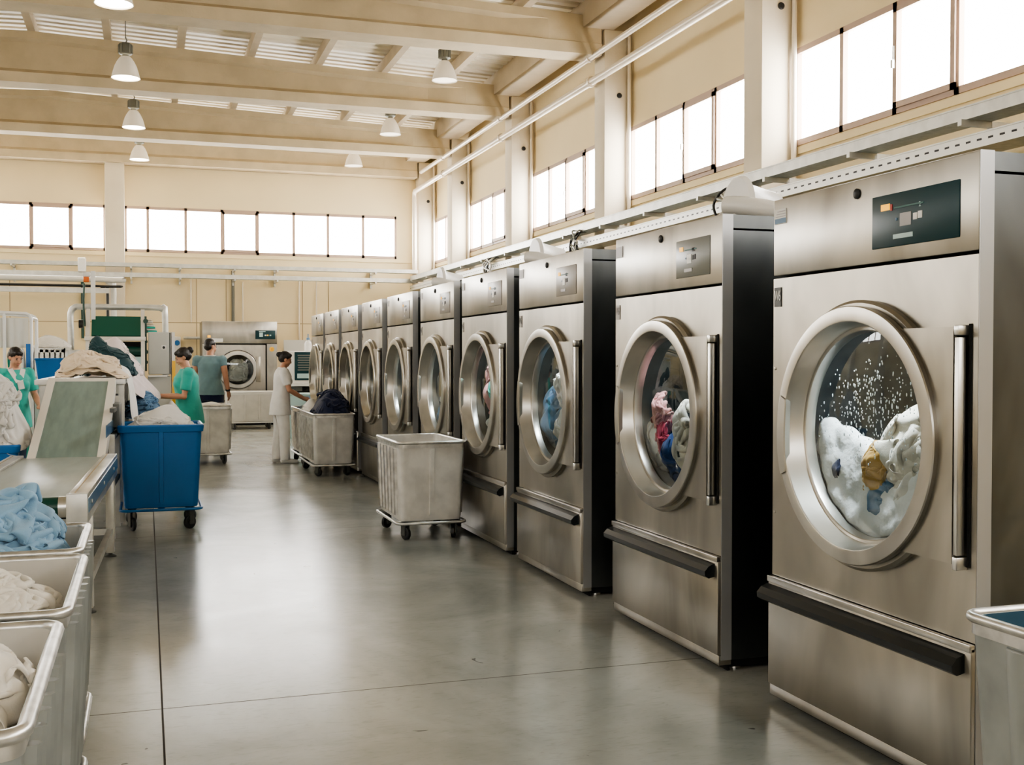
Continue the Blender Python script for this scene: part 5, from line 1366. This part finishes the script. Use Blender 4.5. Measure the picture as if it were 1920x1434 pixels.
# dispenser and handrail on the back wall
ds = thing('soap_dispenser', 'white wall dispenser with two round blue dials left of the dryer', 'dispenser', (0.62, 27.85, 0))
MB().box(-0.16, 0.16, 0.0, 0.15, 1.55, 2.05, bev=0.02).build('dispenser_body', M['white'], ds, smooth=30)
for x in (-0.08, 0.08): MB().lathe([(0, -0.03), (0.06, -0.03), (0.065, 0.0), (0, 0.0)], 18, (x, 0, 1.9), 'y').build('dial', M['blue'], ds, smooth=40)
o = MB().tube([(0.85, 27.9, 2.02), (1.6, 27.9, 2.02)], 0.035, 10).build('hand_rail', M['galv'], None, smooth=60); tag(o, 'short grey rail on the back wall left of the dryer', 'rail')

# dryer at the back wall
dr = thing('tumble_dryer', 'wide steel tumble dryer with a round door standing at the back wall', 'dryer', (2.03, 26.0, 0))
W2 = 0.83
b = MB(); b.box(-W2, W2, 0.03, 1.3, 0.04, 2.37, skip=('y0',)); b.build('cabinet', M['steel_dark'], dr)
MB().box(-W2, W2, 0.0, 0.04, 1.87, 2.37, bev=0.006).build('fascia', M['steel'], dr, smooth=30)
MB().box(-W2, -0.60, 0.0, 0.04, 0.08, 1.86).build('front_panel', M['steel'], dr); MB().box(0.60, W2, 0.0, 0.04, 0.08, 1.86).build('front_panel', M['steel'], dr)
MB().box(-0.60, 0.60, 0.0, 0.04, 0.08, 0.55).build('front_panel', M['steel'], dr)
b = MB(); b.box(-0.60, 0.60, -0.002, 0.04, 1.80, 1.865); b.box(-0.60, 0.60, -0.002, 0.04, 0.55, 0.60); b.box(-0.60, -0.55, -0.002, 0.04, 0.55, 1.865); b.box(0.53, 0.60, -0.002, 0.04, 0.55, 1.865); b.build('door_gap', M['void'], dr)
dz = 1.27; dx = -0.05
b = MB()
seg = 48; out = []; inn = []
for k in range(seg):
    a = 2 * PI * k / seg; c_, s_ = math.cos(a), math.sin(a)
    tx = (0.615 / c_ if c_ > 1e-9 else (-0.525) / c_ if c_ < -1e-9 else 1e9); tz = ((1.835 - dz) / s_ if s_ > 1e-9 else (0.57 - dz) / s_ if s_ < -1e-9 else 1e9)
    t_ = min(tx, tz); out.append((dx + t_ * c_, dz + t_ * s_)); inn.append((dx + 0.38 * c_, dz + 0.38 * s_))
for c0 in ((dx - 0.525, 0.57), (dx - 0.525, 1.835), (dx + 0.615, 0.57), (dx + 0.615, 1.835)):
    i_ = min(range(seg), key=lambda q: (out[q][0] - c0[0]) ** 2 + (out[q][1] - c0[1]) ** 2); out[i_] = c0
A = [b.bm.verts.new((x, -0.012, z)) for x, z in out]; B = [b.bm.verts.new((x, -0.012, z)) for x, z in inn]
for k in range(seg): b._f([A[k], A[(k + 1) % seg], B[(k + 1) % seg], B[k]])
ddo = b.build('door_panel', M['steel'], dr)
MB().lathe([(0.435, 0.0), (0.45, 0.0), (0.45, -0.012), (0.435, -0.012)], 56, (dx, 0, dz), 'y', closed=True).build('door_seal', M['black'], ddo, smooth=30)
MB().lathe([(0.432, 0.0), (0.432, -0.03), (0.42, -0.04), (0.345, -0.04), (0.335, -0.02), (0.335, 0.02), (0.38, 0.02)], 56, (dx, 0, dz), 'y', closed=True).build('door_ring', M['steel_ring'], ddo, smooth=32)
MB().lathe([(0.336, -0.005), (0.2, -0.02), (0, -0.028)], 48, (dx, 0, dz), 'y').build('door_glass', M['glass'], ddo, smooth=60)
MB().box(dx - 0.5, dx - 0.31, -0.065, -0.035, dz - 0.05, dz + 0.03, bev=0.015).build('door_handle', M['white'], ddo, smooth=30)
MB().box(dx + 0.40, dx + 0.50, -0.045, -0.0, dz - 0.28, dz + 0.3, bev=0.01).build('hinge_plate', M['steel'], ddo, smooth=30)
MB().lathe([(0.4, 0.04), (0.44, 0.08), (0.44, 0.9), (0, 0.9)], 40, (dx, 0, dz), 'y').build('drum', M['drum'], dr, smooth=40)
cp_ = MB().box(0.34, 0.79, -0.008, 0.0, 1.97, 2.17, bev=0.003).build('control_panel', M['panel_dark'], dr, smooth=30)
MB().box(0.43, 0.51, -0.011, -0.007, 2.02, 2.12).build('keypad', M['screen_pale'], cp_)
for x, mm in ((0.55, 'white'), (0.60, 'amber'), (0.66, 'screen_pale')): MB().box(x, x + 0.035, -0.011, -0.007, 2.045, 2.07).build('indicator', M[mm], cp_)
MB().box(0.42, 0.57, -0.011, -0.007, 2.135, 2.15).build('print_line', M['screen_pale'], cp_)
MB().box(-0.62, -0.38, -0.004, 0.0, 1.90, 1.98).build('white_label', M['white'], dr)
MB().box(-0.72, -0.65, -0.02, 0.0, 2.0, 2.05, bev=0.008).build('amber_lamp', M['amber'], dr, smooth=30)
MB().lathe([(0.055, 0.0), (0.055, -0.004), (0, -0.004)], 20, (0.71, 0, 1.74), 'y').build('warning_sticker', M['yellow'], dr)
MB().box(0.705, 0.715, -0.006, -0.003, 1.71, 1.77).build('sticker_mark', M['red'], dr)
MB().lathe([(0.04, 0.0), (0.04, -0.004), (0, -0.004)], 20, (-0.53, -0.002, 1.32), 'y').build('warning_sticker', M['yellow'], dr)
MB().box(-W2 + 0.03, W2 - 0.03, 0.06, 1.2, 0.0, 0.05).build('plinth', M['void'], dr)
Q = wash_mesh(81, 0.24, 0.27, 0.16)
Q2 = np.stack([Q[..., 1], Q[..., 0] * 1.0, Q[..., 2]], -1)
o = cloth_obj('wet_cloth', Q2, M['c_grey'], None, (2.0, 26.36, 1.25)); tag(o, 'grey white linen tumbling inside the dryer at the back wall', 'laundry')

# cabinet and bench near the far end of the washer row
pb = thing('notice_board', 'pale blank panel standing at the back wall beside the far washers', 'panel', (3.75, 27.6, 0))
MB().box(-0.55, 0.55, 0, 0.06, 0.0, 1.98).build('panel_sheet', M['offwhite'], pb)
MB().box(-0.85, -0.6, 0, 0.05, 0.0, 1.75).build('side_strip', M['wall'], pb)
fc = thing('finishing_cabinet', 'white finishing cabinet with a dark glass door full of folded linen', 'cabinet', (3.05, 23.0, 0))
MB().box(-0.36, 0.36, 0.0, 0.7, 1.02, 1.68, bev=0.01).build('cabinet_box', M['white'], fc, smooth=30)
d_ = MB().box(-0.17, 0.30, -0.02, 0.0, 1.08, 1.66, bev=0.006).build('cabinet_door', M['panel_dark'], fc, smooth=30)
for k in range(7): MB().box(-0.11 + 0.01 * (k % 2), 0.19, -0.024, -0.019, 1.28 + 0.05 * k, 1.305 + 0.05 * k).build('folded_sheet', M['panel_mid'], d_)
MB().box(-0.12, 0.25, -0.03, -0.019, 1.12, 1.22, bev=0.008).build('shelf_linen', M['screen_pale'], d_, smooth=30)
MB().box(-0.4, 0.42, -0.1, 0.75, 0.96, 1.02, bev=0.006).build('ledge', M['white'], fc, smooth=30)
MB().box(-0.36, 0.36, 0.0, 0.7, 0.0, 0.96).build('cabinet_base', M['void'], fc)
MB().box(-0.36, -0.02, -0.05, 0.0, 0.86, 0.95).build('drawer', M['caster'], fc)
wb = thing('work_bench', 'pale teal work bench behind the woman in white', 'bench', (2.95, 21.4, 0))
MB().box(-0.42, 0.3, 0, 0.6, 0.82, 0.86, bev=0.006).build('bench_top', M['screen_pale'], wb, smooth=30)
MB().box(-0.40, 0.28, 0.02, 0.58, 0.0, 0.82).build('bench_body', M['screen_pale'], wb)
MB().box(-0.05, 0.10, -0.006, 0.02, 0.48, 0.80, bev=0.004).build('blue_panel', M['sticker_blue'], wb, smooth=30)
bt = thing('detergent_bottle', 'white detergent bottle with blue cap on the finishing cabinet', 'bottle', (3.2, 23.3, 1.68))
MB().lathe([(0, 0), (0.07, 0), (0.075, 0.01), (0.075, 0.16), (0.05, 0.2), (0.03, 0.21), (0.03, 0.235), (0, 0.235)], 20).build('bottle_body', M['white'], bt, smooth=40)
MB().lathe([(0, 0.235), (0.035, 0.235), (0.035, 0.28), (0.012, 0.285), (0.012, 0.36), (0, 0.36)], 16).build('bottle_cap', M['sticker_blue'], bt, smooth=40)
# ------------------------------------------------------------------ camera, light, look
sc = bpy.context.scene
cam = bpy.data.cameras.new('camera'); co = bpy.data.objects.new('camera', cam); C.objects.link(co)
F = 2080.0
cam.sensor_width = 36; cam.sensor_fit = 'HORIZONTAL'; cam.lens = F / 1920 * 36; cam.clip_start = 0.05; cam.clip_end = 200
co.location = (0, 0, CAMH)
yaw = math.atan((960 - 275) / F); pit = math.atan(47 / F)
co.rotation_euler = (PI / 2 - pit, 0, -yaw)
sc.camera = co
wd = bpy.data.worlds.new('world'); sc.world = wd; wd.use_nodes = True
wd.node_tree.nodes['Background'].inputs[0].default_value = (0.9, 0.95, 1, 1); wd.node_tree.nodes['Background'].inputs[1].default_value = 0.6
sc.view_settings.view_transform = 'AgX'
sc.view_settings.look = 'AgX - Medium High Contrast'
sc.view_settings.exposure = 1.12
cy = sc.cycles
cy.max_bounces = 7; cy.diffuse_bounces = 4; cy.glossy_bounces = 3; cy.transmission_bounces = 4; cy.transparent_max_bounces = 8
cy.sample_clamp_indirect = 6; cy.caustics_reflective = False; cy.caustics_refractive = False
cy.use_denoising = True
cy.use_adaptive_sampling = True; cy.adaptive_threshold = 0.03
